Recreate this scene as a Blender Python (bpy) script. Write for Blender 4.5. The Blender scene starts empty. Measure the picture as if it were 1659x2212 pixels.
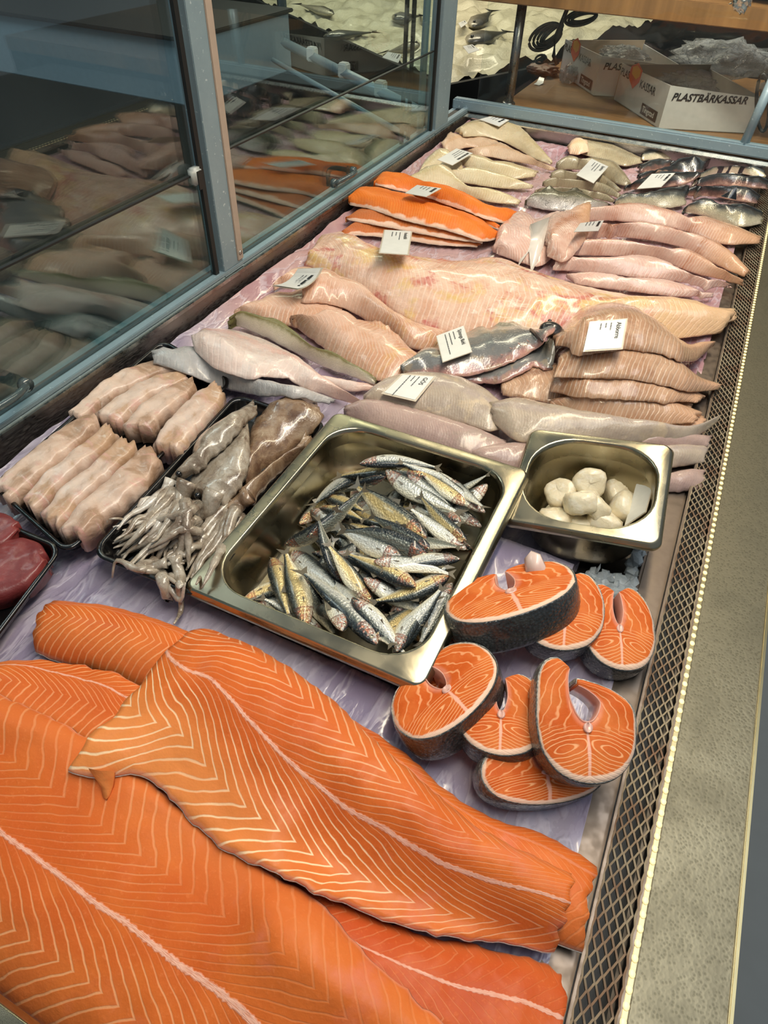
import bpy, bmesh, math, random
import numpy as np
from mathutils import Vector, Matrix
random.seed(4)
SC = bpy.context.scene
COL = SC.collection
PI = math.pi

def lin(r, g, b):
    f = lambda c: c / 12.92 if c <= .04045 else ((c + .055) / 1.055) ** 2.4
    return (f(r / 255), f(g / 255), f(b / 255), 1)

# ---------------------------------------------------------------- camera
F_PX, CZ = 1438.6, .6284
CR = np.array([.89980, .43545, .02736]); CU = np.array([-.32617, .62969, .70505]); CF = np.array([-.28979, .64333, -.70863])
cam = bpy.data.objects.new('camera', bpy.data.cameras.new('camera'))
COL.objects.link(cam)
cam.data.sensor_fit = 'HORIZONTAL'; cam.data.sensor_width = 36
cam.data.lens = 36 * F_PX / 1659
cam.data.clip_start = .02
M = Matrix.Identity(4)
for i in range(3):
    M[i][0], M[i][1], M[i][2] = CR[i], CU[i], -CF[i]
M[2][3] = CZ
cam.matrix_world = M
SC.camera = cam

# ---------------------------------------------------------------- light and exposure
SC.view_settings.view_transform = 'Standard'
SC.view_settings.look = 'None'
SC.view_settings.gamma = 1
SC.view_settings.use_curve_mapping = False
SC.view_settings.exposure = 0.0
world = bpy.data.worlds.new('world'); SC.world = world
world.use_nodes = True
bg = world.node_tree.nodes['Background']
bg.inputs[0].default_value = (.62, .72, .80, 1); bg.inputs[1].default_value = .30

def area(name, loc, size, energy, col, rot=(0, 0, 0)):
    l = bpy.data.lights.new(name, 'AREA'); l.shape = 'RECTANGLE'; l.size, l.size_y = size
    l.energy = energy; l.color = col
    o = bpy.data.objects.new(name, l); COL.objects.link(o); o.location = loc; o.rotation_euler = rot
    return o
area('case_lamp', (-.05, 1.22, 1.12), (.07, 2.3), 16.5, (1, .84, .58), (0, math.radians(12), 0))
area('shop_ceiling_lamp', (.5, .9, 2.6), (1.2, 2.4), 36, (.93, .97, 1))
area('back_case_lamp', (-1.6, 3.6, 1.5), (1.8, .3), 34, (1, .88, .62))
area('service_side_fill', (-2.5, 1.0, 1.9), (.8, .8), 15, (.9, .96, 1), (math.radians(28), 0, 0))  # added unseen fill light that brightens the grey counter behind the door
sp = bpy.data.objects.new('back_counter_spot', bpy.data.lights.new('back_counter_spot', 'SPOT')); COL.objects.link(sp)  # added unseen spot that brightens the cartons behind the end glass
sp.location = (.1, 1.6, 1.4); sp.rotation_euler = (Vector((-.2, 2.3, .13)) - sp.location).to_track_quat('-Z', 'Y').to_euler()
sp.data.energy = 75; sp.data.spot_size = math.radians(40); sp.data.spot_blend = .6; sp.data.color = (1, .93, .8); sp.data.shadow_soft_size = .08

# ---------------------------------------------------------------- helpers: node trees
class S:
    def __init__(s, t, o): s.t = t; s.o = o
    def _m(s, op, b, r=False): return s.t.m(op, b, s) if r else s.t.m(op, s, b)
    def __add__(s, b): return s._m('ADD', b)
    __radd__ = __add__
    def __sub__(s, b): return s._m('SUBTRACT', b)
    def __rsub__(s, b): return s._m('SUBTRACT', b, True)
    def __mul__(s, b): return s._m('MULTIPLY', b)
    __rmul__ = __mul__
    def __truediv__(s, b): return s._m('DIVIDE', b)
    def abs(s): return s.t.m('ABSOLUTE', s)
    def fract(s): return s.t.m('FRACT', s)

class T:
    def __init__(s, name):
        s.mat = bpy.data.materials.new(name); s.mat.use_nodes = True
        s.nt = s.mat.node_tree; s.p = s.nt.nodes['Principled BSDF']
    def n(s, typ, **kw):
        x = s.nt.nodes.new(typ)
        for k, v in kw.items(): setattr(x, k, v)
        return x
    def link(s, v, sock):
        if isinstance(v, S): s.nt.links.new(v.o, sock)
        elif v is not None: sock.default_value = v
    def m(s, op, a, b=None, c=None):
        x = s.n('ShaderNodeMath', operation=op)
        for i, v in enumerate((a, b, c)):
            if v is not None: s.link(v, x.inputs[i])
        return S(s, x.outputs[0])
    def uv(s, layer='UVMap'):
        x = s.n('ShaderNodeUVMap', uv_map=layer); y = s.n('ShaderNodeSeparateXYZ')
        s.nt.links.new(x.outputs[0], y.inputs[0])
        return S(s, y.outputs[0]), S(s, y.outputs[1])
    def obj(s, scale=None):
        x = s.n('ShaderNodeTexCoord'); o = S(s, x.outputs['Object'])
        if scale:
            y = s.n('ShaderNodeVectorMath', operation='MULTIPLY'); s.nt.links.new(o.o, y.inputs[0]); y.inputs[1].default_value = scale
            o = S(s, y.outputs[0])
        return o
    def sep(s, v):
        y = s.n('ShaderNodeSeparateXYZ'); s.nt.links.new(v.o, y.inputs[0]); return [S(s, q) for q in y.outputs]
    def vec(s, a, b, c=0.):
        y = s.n('ShaderNodeCombineXYZ')
        for i, v in enumerate((a, b, c)): s.link(v, y.inputs[i])
        return S(s, y.outputs[0])
    def noise(s, v, scale, detail=2, rough=.5, dist=0.):
        x = s.n('ShaderNodeTexNoise'); s.link(v, x.inputs['Vector'])
        x.inputs['Scale'].default_value = scale; x.inputs['Detail'].default_value = detail
        x.inputs['Roughness'].default_value = rough; x.inputs['Distortion'].default_value = dist
        return S(s, x.outputs[0])
    def vor(s, v, scale, feature='F1', out=0):
        x = s.n('ShaderNodeTexVoronoi', feature=feature); s.link(v, x.inputs['Vector']); x.inputs['Scale'].default_value = scale
        return S(s, x.outputs[out])
    def ramp(s, f, stops, interp='LINEAR'):
        x = s.n('ShaderNodeValToRGB'); s.link(f, x.inputs[0]); e = x.color_ramp.elements; x.color_ramp.interpolation = interp
        while len(e) < len(stops): e.new(.5)
        for q, (pos, c) in zip(e, stops): q.position = pos; q.color = c
        return S(s, x.outputs[0])
    def mix(s, f, a, b, mode='MIX'):
        x = s.n('ShaderNodeMix', data_type='RGBA', blend_type=mode); s.link(f, x.inputs[0]); s.link(a, x.inputs[6]); s.link(b, x.inputs[7])
        return S(s, x.outputs[2])
    def sm(s, a, lo, hi, o0=0., o1=1.):
        x = s.n('ShaderNodeMapRange', interpolation_type='SMOOTHSTEP'); s.link(a, x.inputs[0])
        for i, v in enumerate((lo, hi, o0, o1)): x.inputs[i + 1].default_value = v
        return S(s, x.outputs[0])
    def bump(s, h, strength=.3, dist=.002):
        x = s.n('ShaderNodeBump'); s.link(h, x.inputs['Height']); x.inputs['Strength'].default_value = strength; x.inputs['Distance'].default_value = dist
        s.nt.links.new(x.outputs[0], s.p.inputs['Normal'])
    def set(s, **kw):
        names = {'col': 'Base Color', 'rough': 'Roughness', 'metal': 'Metallic', 'trans': 'Transmission Weight', 'ior': 'IOR', 'coat': 'Coat Weight',
                 'coatr': 'Coat Roughness', 'sss': 'Subsurface Weight', 'alpha': 'Alpha', 'spec': 'Specular IOR Level', 'emit': 'Emission Color', 'emits': 'Emission Strength', 'sssr': 'Subsurface Radius', 'ssss': 'Subsurface Scale'}
        for k, v in kw.items(): s.link(v, s.p.inputs[names[k]])
        return s.mat

def plain(name, col, rough=.5, metal=0., **kw):
    t = T(name); nz = t.noise(t.obj(), 60, 3)
    c2 = tuple(min(1, q * .82) for q in col[:3]) + (1,)
    return t.set(col=t.mix(nz, c2, col), rough=rough, metal=metal, **kw)

# ---------------------------------------------------------------- helpers: geometry
def ray(px, py):
    px = np.asarray(px, float); py = np.asarray(py, float)
    return CF + CR * ((px - 829.5) / F_PX)[..., None] - CU * ((py - 1106) / F_PX)[..., None]
C0 = np.array([0, 0, CZ])
def at(px, py, z=0.05):                       # the place, at height z, that is seen at a pixel of the 1659 x 2212 frame
    d = ray(px, py); return C0 + d * ((np.asarray(z) - CZ) / d[..., 2])[..., None]
def at_y(px, py, y):
    d = ray(px, py); return C0 + d * (y / d[..., 1])[..., None]
def at_x(px, py, x):
    d = ray(px, py); return C0 + d * (x / d[..., 0])[..., None]

def tag(o, label=None, cat=None, group=None, kind=None):
    for k, v in (('label', label), ('category', cat), ('group', group), ('kind', kind)):
        if v: o[k] = v
    return o
def mesh_of(name, verts, faces, mats, uv=None, smooth=True, mi=None):
    me = bpy.data.meshes.new(name)
    me.from_pydata([tuple(map(float, v)) for v in verts], [], [tuple(int(i) for i in f) for f in faces])
    for m_ in (mats if isinstance(mats, (list, tuple)) else [mats]): me.materials.append(m_)
    if mi is not None: me.polygons.foreach_set('material_index', mi)
    if smooth: me.polygons.foreach_set('use_smooth', [True] * len(me.polygons))
    if uv is not None:
        idx = np.zeros(len(me.loops), int); me.loops.foreach_get('vertex_index', idx)
        for nm, arr in (uv.items() if isinstance(uv, dict) else (('UVMap', uv),)):
            l = me.uv_layers.new(name=nm); l.data.foreach_set('uv', np.asarray(arr, float)[idx].ravel())
    if len(me.polygons) < 9000:
        bm = bmesh.new(); bm.from_mesh(me); bmesh.ops.recalc_face_normals(bm, faces=bm.faces); bm.to_mesh(me); bm.free()
    me.update()
    return me
def obj(name, me, parent=None, loc=(0, 0, 0)):
    o = bpy.data.objects.new(name, me); COL.objects.link(o); o.location = loc
    if parent is not None: o.parent = parent
    return o
def put(name, verts, faces, mats, parent=None, origin=None, **kw):      # verts in world space; the object sits at its base
    v = np.asarray(verts, float)
    if parent is not None:
        p = parent; org = np.zeros(3)
        while p is not None: org = org + np.array(p.location); p = p.parent
        return obj(name, mesh_of(name, v - org, faces, mats, **kw), parent)
    if origin is None: origin = np.array([v[:, 0].mean(), v[:, 1].mean(), v[:, 2].min()])
    return obj(name, mesh_of(name, v - origin, faces, mats, **kw), None, tuple(origin))
def empty(name, loc, rz=0):
    o = bpy.data.objects.new(name, None); COL.objects.link(o); o.location = loc; o.rotation_euler = (0, 0, rz); o.empty_display_size = .02
    return o
def grid_faces(n, m, close_m=False, off=0):
    f = []
    for i in range(n - 1):
        for j in range(m if close_m else m - 1):
            k = (j + 1) % m
            f.append((off + i * m + j, off + (i + 1) * m + j, off + (i + 1) * m + k, off + i * m + k))
    return f
def bevel_mesh(bm, w, seg=2):
    bmesh.ops.bevel(bm, geom=bm.edges[:], offset=w, segments=seg, affect='EDGES', clamp_overlap=True)
def box(name, lo, hi, mat, parent=None, bev=.002, smooth=False, seg=2):
    bm = bmesh.new(); bmesh.ops.create_cube(bm, size=1)
    lo = np.array(lo, float); hi = np.array(hi, float)
    for v in bm.verts: v.co = Vector(lo + (np.array(v.co) + .5) * (hi - lo))
    if bev: bevel_mesh(bm, bev, seg)
    bm.verts.ensure_lookup_table()
    o = put(name, [v.co[:] for v in bm.verts], [[v.index for v in f.verts] for f in bm.faces], mat, parent,
            None if parent else np.array([(lo[0] + hi[0]) / 2, (lo[1] + hi[1]) / 2, lo[2]]), smooth=smooth)
    bm.free(); return o
def prism(name, poly, axis, mat, parent=None, smooth=False):      # poly: list of (point, point+axis) outline in world space
    P = np.asarray(poly, float); n = len(P); A = np.asarray(axis, float)
    v = np.vstack([P, P + A]); f = [tuple(range(n))[::-1], tuple(range(n, 2 * n))] + [(i, (i + 1) % n, n + (i + 1) % n, n + i) for i in range(n)]
    return put(name, v, f, mat, parent, smooth=smooth)
def tube(name, pts, rad, mat, parent=None, seg=8, flat=1., closed_end=True):
    P = np.asarray(pts, float); n = len(P); rad = np.broadcast_to(np.asarray(rad, float), (n,))
    v = []; up = np.array([0, 0, 1.])
    for i in range(n):
        d = P[min(i + 1, n - 1)] - P[max(i - 1, 0)]; d = d / (np.linalg.norm(d) + 1e-9)
        a = np.cross(d, up); la = np.linalg.norm(a)
        a = np.array([1., 0, 0]) if la < .05 else a / la
        b = np.cross(a, d)
        for k in range(seg):
            t = 2 * PI * k / seg; v.append(P[i] + rad[i] * (a * math.cos(t) + b * flat * math.sin(t)))
    f = grid_faces(n, seg, True)
    if closed_end: f += [tuple(range(seg)), tuple(range((n - 1) * seg, n * seg))[::-1]]
    uv = np.array([[i / (n - 1), k / seg] for i in range(n) for k in range(seg)])
    return put(name, v, f, mat, parent, uv=uv)
def spline(pts, n):
    P = np.asarray(pts, float)
    if len(P) < 3:
        t = np.linspace(0, 1, n)[:, None]; return P[0] * (1 - t) + P[-1] * t
    d = np.r_[0, np.cumsum(np.linalg.norm(np.diff(P[:, :2], axis=0), axis=1) + 1e-9)]; d /= d[-1]
    tg = np.gradient(P, d, axis=0)
    t = np.linspace(0, 1, n); i = np.clip(np.searchsorted(d, t, 'right') - 1, 0, len(d) - 2)
    h = (d[i + 1] - d[i])[:, None]; s = ((t - d[i])[:, None]) / h
    return (2 * s**3 - 3 * s**2 + 1) * P[i] + (s**3 - 2 * s**2 + s) * h * tg[i] + (-2 * s**3 + 3 * s**2) * P[i + 1] + (s**3 - s**2) * h * tg[i + 1]
def vnoise(x, y, seed=0):                     # smooth value noise for lumps, no texture
    rs = np.random.RandomState(seed); g = rs.rand(64, 64)
    xi = np.floor(x).astype(int); yi = np.floor(y).astype(int); fx = x - xi; fy = y - yi
    fx = fx * fx * (3 - 2 * fx); fy = fy * fy * (3 - 2 * fy)
    a = g[xi % 64, yi % 64]; b = g[(xi + 1) % 64, yi % 64]; c = g[xi % 64, (yi + 1) % 64]; d = g[(xi + 1) % 64, (yi + 1) % 64]
    return (a * (1 - fx) + b * fx) * (1 - fy) + (c * (1 - fx) + d * fx) * fy - .5

# what already lies on the ice: a height map that every new piece is draped over
HX0, HY0, HR = -1.0, -.45, .004
HM = np.full((330, 720), .05)
def film_z(x, y):
    return .03 * np.clip((-.668 - x) / .03, 0, 1)**1.5 + .006 * np.clip((x - .05) / .018, 0, 1) + .046 + .010 * vnoise(x * 9 + 5, y * 9 + 9, 7) + .012 * np.clip((y - 1.0) / 1.0, 0, 1)
_gx, _gy = np.meshgrid(HX0 + HR * np.arange(330), HY0 + HR * np.arange(720), indexing='ij')
HM[:] = film_z(_gx, _gy)
def hget(P):
    i = np.clip(((P[..., 0] - HX0) / HR).round().astype(int), 0, 329); j = np.clip(((P[..., 1] - HY0) / HR).round().astype(int), 0, 719)
    return np.maximum.reduce([HM[np.clip(i + a, 0, 329), np.clip(j + c, 0, 719)] for a, c in ((0, 0), (1, 0), (-1, 0), (0, 1), (0, -1))])
def hput(P, k=6):                             # P: n x m x 3 grid of surface points
    n, m = P.shape[:2]
    a = np.linspace(0, n - 1, n * k); b = np.linspace(0, m - 1, m * k)
    i0 = np.minimum(a.astype(int), n - 2); j0 = np.minimum(b.astype(int), m - 2); fa = (a - i0)[:, None, None]; fb = (b - j0)[None, :, None]
    Q = (P[i0][:, j0] * (1 - fa) + P[i0 + 1][:, j0] * fa) * (1 - fb) + (P[i0][:, j0 + 1] * (1 - fa) + P[i0 + 1][:, j0 + 1] * fa) * fb
    i = np.clip(((Q[..., 0] - HX0) / HR).round().astype(int), 0, 329); j = np.clip(((Q[..., 1] - HY0) / HR).round().astype(int), 0, 719)
    np.maximum.at(HM, (i.ravel(), j.ravel()), Q[..., 2].ravel())

ENDS = ((0, .55), (.08, .95), (.2, 1), (.7, .9), (.9, .6), (1, .3))
def fillet(name, label, cat, A, B, mat, th=.018, group=None, p=2.3, e=.003, far=.5, n=48, m=18, ends=ENDS, rag=.0015, groove=None,
           skin=None, lump=.0012, seed=None, relax=36, peak=0., near=.0, zfix=None, grow=1., q=.7):
    """A boneless side of fish. A: far edge, B: near edge, both from its thick end to its tail, as seen; draped over what lies below."""
    pw = q
    seed = seed if seed is not None else (int(abs(A[0][0] * 7 + A[0][1] * 13)) % 9999)
    a2 = spline(A, n); b2 = spline(B, n)
    u = np.linspace(0, 1, n); h = th * np.interp(u, [q[0] for q in ends], [q[1] for q in ends])
    w = np.linspace(0, 1, m); w = .5 - .5 * np.cos(PI * (.12 + .76 * w)); w = (w - w[0]) / (w[-1] - w[0]); v = w * 2 - 1
    zl = np.full(n, .05); zr = np.full(n, .05)
    for it in range(4):
        L = at(a2[:, 0], a2[:, 1], zl + far * (h + e)); R = at(b2[:, 0], b2[:, 1], zr + .1 * e + near * (h + e))
        X = L[:, None, :2] * (1 - w[None, :, None]) + R[:, None, :2] * w[None, :, None]
        if grow != 1: X = X.mean(1, keepdims=True) + (X - X.mean(1, keepdims=True)) * grow
        hb = hget(X) if zfix is None else np.full(X.shape[:2], zfix); b = hb.copy()
        for _ in range(relax):
            q = np.pad(b, 1, mode='edge'); b = np.maximum(hb, (q[:-2, 1:-1] + q[2:, 1:-1] + q[1:-1, :-2] + q[1:-1, 2:]) / 4)
        zl, zr = b[:, 0], b[:, -1]
    uu = np.r_[0, np.cumsum(np.linalg.norm(np.diff(X[:, m // 2], axis=0), axis=1))]
    U = np.repeat(uu[:, None], m, 1); V = np.repeat(v[None], n, 0)
    if rag:
        r1 = vnoise(uu * 140, uu * 0, seed) * rag * 2; r2 = vnoise(uu * 140, uu * 0 + 9, seed + 1) * rag * 2
        d = X[:, -1] - X[:, 0]; d /= np.linalg.norm(d, axis=1)[:, None] + 1e-9
        X = X + d[:, None] * (np.abs(V)**6 * np.where(V < 0, r1[:, None], r2[:, None]))[..., None]
        ax = np.gradient(X[:, m // 2], axis=0); ax /= np.linalg.norm(ax, axis=1)[:, None] + 1e-9
        en = np.exp(-uu / .012)[:, None] + np.exp(-(uu[-1] - uu) / .012)[:, None]
        X = X + ax[:, None] * (en * vnoise(V * 5 + 3, U * 0, seed + 2) * rag * 5)[..., None]
    prof = np.clip(1 - np.abs(v - peak * (1 - v * v))**p, 0, 1)**pw
    top = b + .0006 + e + h[:, None] * prof[None]
    top = top + lump * 2 * (vnoise(X[..., 0] * 55, X[..., 1] * 55, seed) + .5 * vnoise(X[..., 0] * 130, X[..., 1] * 130, seed + 3)) * (h / th)[:, None]
    if groove: top = top - groove[1] * np.exp(-((V - groove[0]) / groove[2])**2) * np.clip(h / th, 0, 1)[:, None]
    top = np.maximum(top, b + .0012)
    P = np.dstack([X, top]); Q = np.dstack([X, b + .0006])
    hput(P)
    N = n * m
    idx = np.arange(N).reshape(n, m); ring = np.r_[idx[:, 0], idx[-1, 1:], idx[-2::-1, -1], idx[0, -2:0:-1]]
    verts = np.vstack([P.reshape(-1, 3), Q.reshape(-1, 3)])
    faces = [(f[0], f[1], f[2], f[3]) for f in grid_faces(n, m)] + [f[::-1] for f in grid_faces(n, m, off=N)]
    k = len(ring); faces += [(ring[i], ring[i] + N, ring[(i + 1) % k] + N, ring[(i + 1) % k]) for i in range(k)]
    faces = [f[::-1] for f in faces]
    un = np.repeat(np.linspace(0, 1, n)[:, None], m, 1)
    uv = {'UVMap': np.tile(np.c_[U.ravel(), V.ravel()], (2, 1)), 'span': np.tile(np.c_[un.ravel(), V.ravel()], (2, 1))}
    o = put(name, verts, faces, mat, uv=uv)
    tag(o, label, cat, group)
    if skin:                                   # the skin still on the underside, showing along the cut edges
        nn = np.linspace(0, 1, n); c = Q.mean(axis=1, keepdims=True); K = Q.copy(); K[..., :2] = c[..., :2] + (Q[..., :2] - c[..., :2]) * (1 + .0005 / (np.linalg.norm(Q[:, -1] - Q[:, 0], axis=1) / 2 + .01))[:, None, None]
        K2 = K.copy(); K[..., 2] += .0012; K2[..., 2] -= .0004
        kv = np.vstack([K.reshape(-1, 3), K2.reshape(-1, 3)])
        put('skin', kv, faces, skin, o, uv=uv)
    return o

# ---------------------------------------------------------------- materials
def chev(t, u, v, lat, apex, period, amp, wid, warp=.12, back=.5, ns=26):
    """Muscle segments: pale seams that run from the lateral line to an apex and back to the edge."""
    w = (v - lat).abs()
    r = t.m('POWER', t.m('MINIMUM', w / apex, 1.), .75)
    f = t.m('MAXIMUM', w - apex, 0.) / (1 - apex)
    off = r - f * back
    nz = t.noise(t.vec(u * 1., v * .08), ns, 2) + (t.noise(t.obj(), 120, 2) - .5) * .12
    ph = u / period - off * (amp / period) + nz * (warp * 8)
    d = (ph.fract() - .5).abs() * 2.
    return t.sm(d, 1 - wid * 1.3, 1 - wid * .35), w
def salmon_mat(name, lat=.1, apex=.45, period=.014, amp=.06, wid=.2, line=.8, base=(204, 96, 40), pale=(246, 184, 132), bone=1., back=.5, belly=0., hook=0., upper=1., light=0.):
    t = T(name); u, v = t.uv(); un, _ = t.uv('span'); v0 = v
    if hook: v = v + t.m('EXPONENT', u * -22.) * hook
    ln, w = chev(t, u, v, lat, apex, period, amp, wid, back=back)
    near = t.sm(v - lat, -.05, .2)
    big = t.noise(t.obj(), 14, 3, .6); fine = t.noise(t.obj(), 330, 3, .6)
    c = t.mix(t.sm(big, .35, .7), lin(*base), lin(min(255, base[0] + 12), base[1] + 16, base[2] + 8))
    c = t.mix(t.sm(w, .35, 1.0) * .55, c, lin(220, 124, 66))
    if light: c = t.mix(near * t.sm(w, .15, .7) * t.sm(un, .75, .1) * light, c, lin(236, 152, 84))
    c = t.mix(t.sm(fine, .55, .75) * .28, c, lin(236, 140, 84))
    fade = t.sm(t.noise(t.obj(), 9, 2), .3, .6, .45, 1.) * t.sm(w, .0, .25, .35, 1.) * t.sm(un, .4, .95, 1., .3) * (near * (1 - upper) + upper)
    c = t.mix(ln * fade * line, c, lin(*pale))
    blush = t.sm(t.noise(t.obj(), 17, 4, .65), .56, .75) * t.sm(un, .3, .9) * .45
    c = t.mix(blush, c, lin(222, 130, 112))
    # lateral bone line: a row of pin-bone stubs
    wob = t.noise(t.vec(u, 0.), 30, 2) * .05 - .025
    beads = t.sm(t.noise(t.vec(u, 0.), 260, 1), .3, .7, .55, 1.)
    lw = (v - lat + wob).abs() / beads
    bl = t.sm(lw - t.sm(un, .3, .9) * .022, .010, .036, 1., 0.) * bone * t.sm(t.noise(t.vec(u, v), 120, 3), .3, .55, .35, 1.)
    c = t.mix(bl * .9, c, lin(242, 190, 168))
    edge = t.sm(v0.abs(), .955, .995)
    c = t.mix(edge * .5, c, lin(242, 178, 150))
    if belly: c = t.mix(t.sm(v + (t.noise(t.obj(), 40, 2) - .5) * .3, belly, belly + .08) * .85, c, lin(234, 204, 184))
    t.bump(ln * -.25 + fine * .35 + t.noise(t.obj(), 90, 3) * .8 + bl * .8, .35, .0022)
    return t.set(col=c, rough=t.sm(fine, .3, .7, .34, .52), sss=.08, sssr=(.01, .003, .001), ssss=.4, coat=.05, coatr=.15, spec=.14)
def white_mat(name, base, deep, period=.008, amp=.02, line=.35, linecol=(236, 214, 196), lat=0., apex=.5, wid=.3, patch=None, pstr=.7, mid=None, edgec=None, rough=.2, tail=None, coat=.5):
    """Pale raw fish flesh. patch: blood or fat patches; mid: darker band along the seam."""
    t = T(name); u, v = t.uv(); un, _ = t.uv('span')
    ln, w = chev(t, u, v, lat, apex, period, amp, wid, .1, ns=40)
    big = t.noise(t.obj(), 22, 3, .6); fine = t.noise(t.obj(), 260, 3, .6)
    c = t.mix(t.sm(big, .35, .68), lin(*base), lin(*deep))
    if mid: c = t.mix(t.sm(w, .04, .3, 1., 0.) * t.sm(big, .3, .6, .4, 1.), c, lin(*mid))
    for i, (pc, sc, thr) in enumerate(patch or []):
        pn = t.noise(t.obj((1, 1 + .3 * i, 1)), sc, 4, .65, .6)
        c = t.mix(t.sm(pn, thr, thr + .13) * pstr, c, lin(*pc))
    c = t.mix(ln * line * t.sm(t.noise(t.obj(), 12, 2), .3, .6, .3, 1.), c, lin(*linecol))
    if tail: c = t.mix(t.sm(un, .6, 1.), c, lin(*tail))
    if edgec: c = t.mix(t.sm(v.abs(), .82, 1.) * .8, c, lin(*edgec))
    t.bump(ln * -.5 * min(1, line * 1.6) + fine * .3 + t.noise(t.obj(), 75, 3) * 1.2, .4, .003)
    return t.set(col=c, rough=t.sm(t.noise(t.obj(), 40, 2), .35, .65, rough, rough + .16), sss=.08, sssr=(.01, .005, .003), ssss=.4, coat=coat * .7, coatr=.1, spec=.4)
def skin_mat(name, stops, spots=None, metal=.0, rough=.25, scale=420, sc=.35, coat=.5):
    """Fish skin, coloured from the far edge (v=-1) to the near edge (v=1)."""
    t = T(name); u, v = t.uv()
    nz = t.noise(t.obj(), 60, 3, .6)
    f = v * .5 + .5 + (nz - .5) * .25
    c = t.ramp(f, [(a, lin(*q)) for a, q in stops])
    vo = t.vor(t.obj(), scale)
    c = t.mix(t.sm(vo, .2, .6) * sc, c, t.mix(.55, c, (.01, .012, .012, 1)))
    if spots: c = t.mix(t.sm(t.noise(t.obj(), spots[1], 3, .6), spots[2], spots[2] + .1) * spots[3], c, lin(*spots[0]))
    t.bump(vo * .8 + nz * .6, .3, .0015)
    return t.set(col=c, rough=rough, metal=metal, coat=coat, coatr=.12)

def steel_mat(name, col=(.62, .6, .55), rough=.22, brush=(1, 1, 1), dents=0., grime=.2, fine=90):
    t = T(name); n1 = t.noise(t.obj(brush), fine, 3, .5); n2 = t.noise(t.obj(), 9, 4, .65)
    c = t.mix(t.sm(n2, .45, .75) * grime, (*col, 1), tuple(q * .55 for q in col) + (1,))
    t.bump(n1 + n2 * dents, .06, .002)
    return t.set(col=c, rough=t.sm(n1, .3, .7, rough * .8, rough * 1.35), metal=1.)
M_STRIP = steel_mat('stained_strip_steel', (.19, .15, .12), .42, grime=.5)
M_STEEL = steel_mat('brushed_steel', rough=.27)
M_PAN = steel_mat('pan_steel', (.41, .37, .265), .24, dents=.3, grime=.35, fine=24)
M_WALL = steel_mat('case_wall_steel', (.40, .37, .36), .34, (1, 1, 6), grime=.5)
def anodised():
    t = T('anodised_aluminium'); n = t.noise(t.obj(), 35, 4, .65); s_ = t.vor(t.obj(), 210)
    sp = t.sm(t.noise(t.obj(), 160, 2), .66, .74)
    c = t.mix(n, lin(122, 142, 152), lin(140, 160, 168)); c = t.mix(sp * .7, c, lin(190, 204, 208))
    return t.set(col=c, rough=.42, metal=.25)
M_ALU = anodised()
M_POST_LIT = plain('post_lit_edge', lin(168, 152, 138), .5)  # beige colour stands for warm light on the post's edge
M_RUBBER = plain('black_gasket', lin(18, 20, 20), .5)
def glass_mat(name, tint=(.86, .93, .92, 1), ior=1.8, haze=.005):
    t = T(name); n = t.noise(t.obj(), 6, 4, .6)
    a = t.n('ShaderNodeBsdfTransparent'); a.inputs[0].default_value = tint
    b = t.n('ShaderNodeBsdfGlossy'); b.inputs['Color'].default_value = (.95, .98, .97, 1); t.link(t.sm(n, .5, .8, .0, .02), b.inputs['Roughness'])
    g = t.n('ShaderNodeNewGeometry'); dt = t.n('ShaderNodeVectorMath', operation='DOT_PRODUCT'); t.nt.links.new(g.outputs['Incoming'], dt.inputs[0]); t.nt.links.new(g.outputs['Normal'], dt.inputs[1])
    f0 = ((ior - 1) / (ior + 1))**2; fr = t.m('POWER', 1 - S(t, dt.outputs['Value']).abs(), 5.) * (1 - f0) + f0      # Schlick, the same from both sides of the sheet
    m = t.n('ShaderNodeMixShader'); t.link(fr, m.inputs[0]); t.nt.links.new(a.outputs[0], m.inputs[1]); t.nt.links.new(b.outputs[0], m.inputs[2])
    h = t.n('ShaderNodeBsdfDiffuse'); h.inputs[0].default_value = (.7, .76, .76, 1); m2 = t.n('ShaderNodeMixShader')
    t.link(t.sm(n, .3, .8, haze * .5, haze * 1.5), m2.inputs[0]); t.nt.links.new(m.outputs[0], m2.inputs[1]); t.nt.links.new(h.outputs[0], m2.inputs[2])
    t.nt.links.new(m2.outputs[0], t.nt.nodes['Material Output'].inputs[0]); t.nt.nodes.remove(t.p)
    return t.mat
M_GLASS = glass_mat('door_glass')
M_CLEAR = glass_mat('clear_glass', (.95, .97, .96, 1), 1.3)
M_DARKROOM = plain('dark_back_room', lin(40, 42, 40), .8)
M_BLACK = plain('black_tray_plastic', lin(14, 14, 15), .16, spec=.6)
def film_mat():
    t = T('lilac_plastic_film'); o = t.obj()
    a = t.noise(t.obj((1, .35, 1)), 40, 3, .5, .5); b = t.noise(t.obj((1, .5, 1)), 60, 3, .6, .3); k = t.noise(o, 7, 2)
    r = (a - .5).abs()
    far = t.sm(t.sep(o)[1] + (t.noise(o, 3, 2) - .5) * .3, -.18, .12)
    c = t.mix(t.sm(k, .35, .65), lin(140, 130, 156), lin(178, 172, 190))
    c = t.mix(far, c, t.mix(t.sm(k, .35, .65), lin(172, 132, 140), lin(190, 158, 158)))
    c = t.mix(t.sm(r, .0, .05, .4, 0.), c, lin(208, 202, 216))
    t.bump(t.sm(r, 0., .09, 1., 0.) * .8 + b, .4, .003)
    return t.set(col=c, rough=t.sm(b, .35, .65, .16, .34), coat=.4, coatr=.08, sss=.1, sssr=(.01, .01, .01), ssss=.3)
M_FILM = film_mat()
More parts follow.
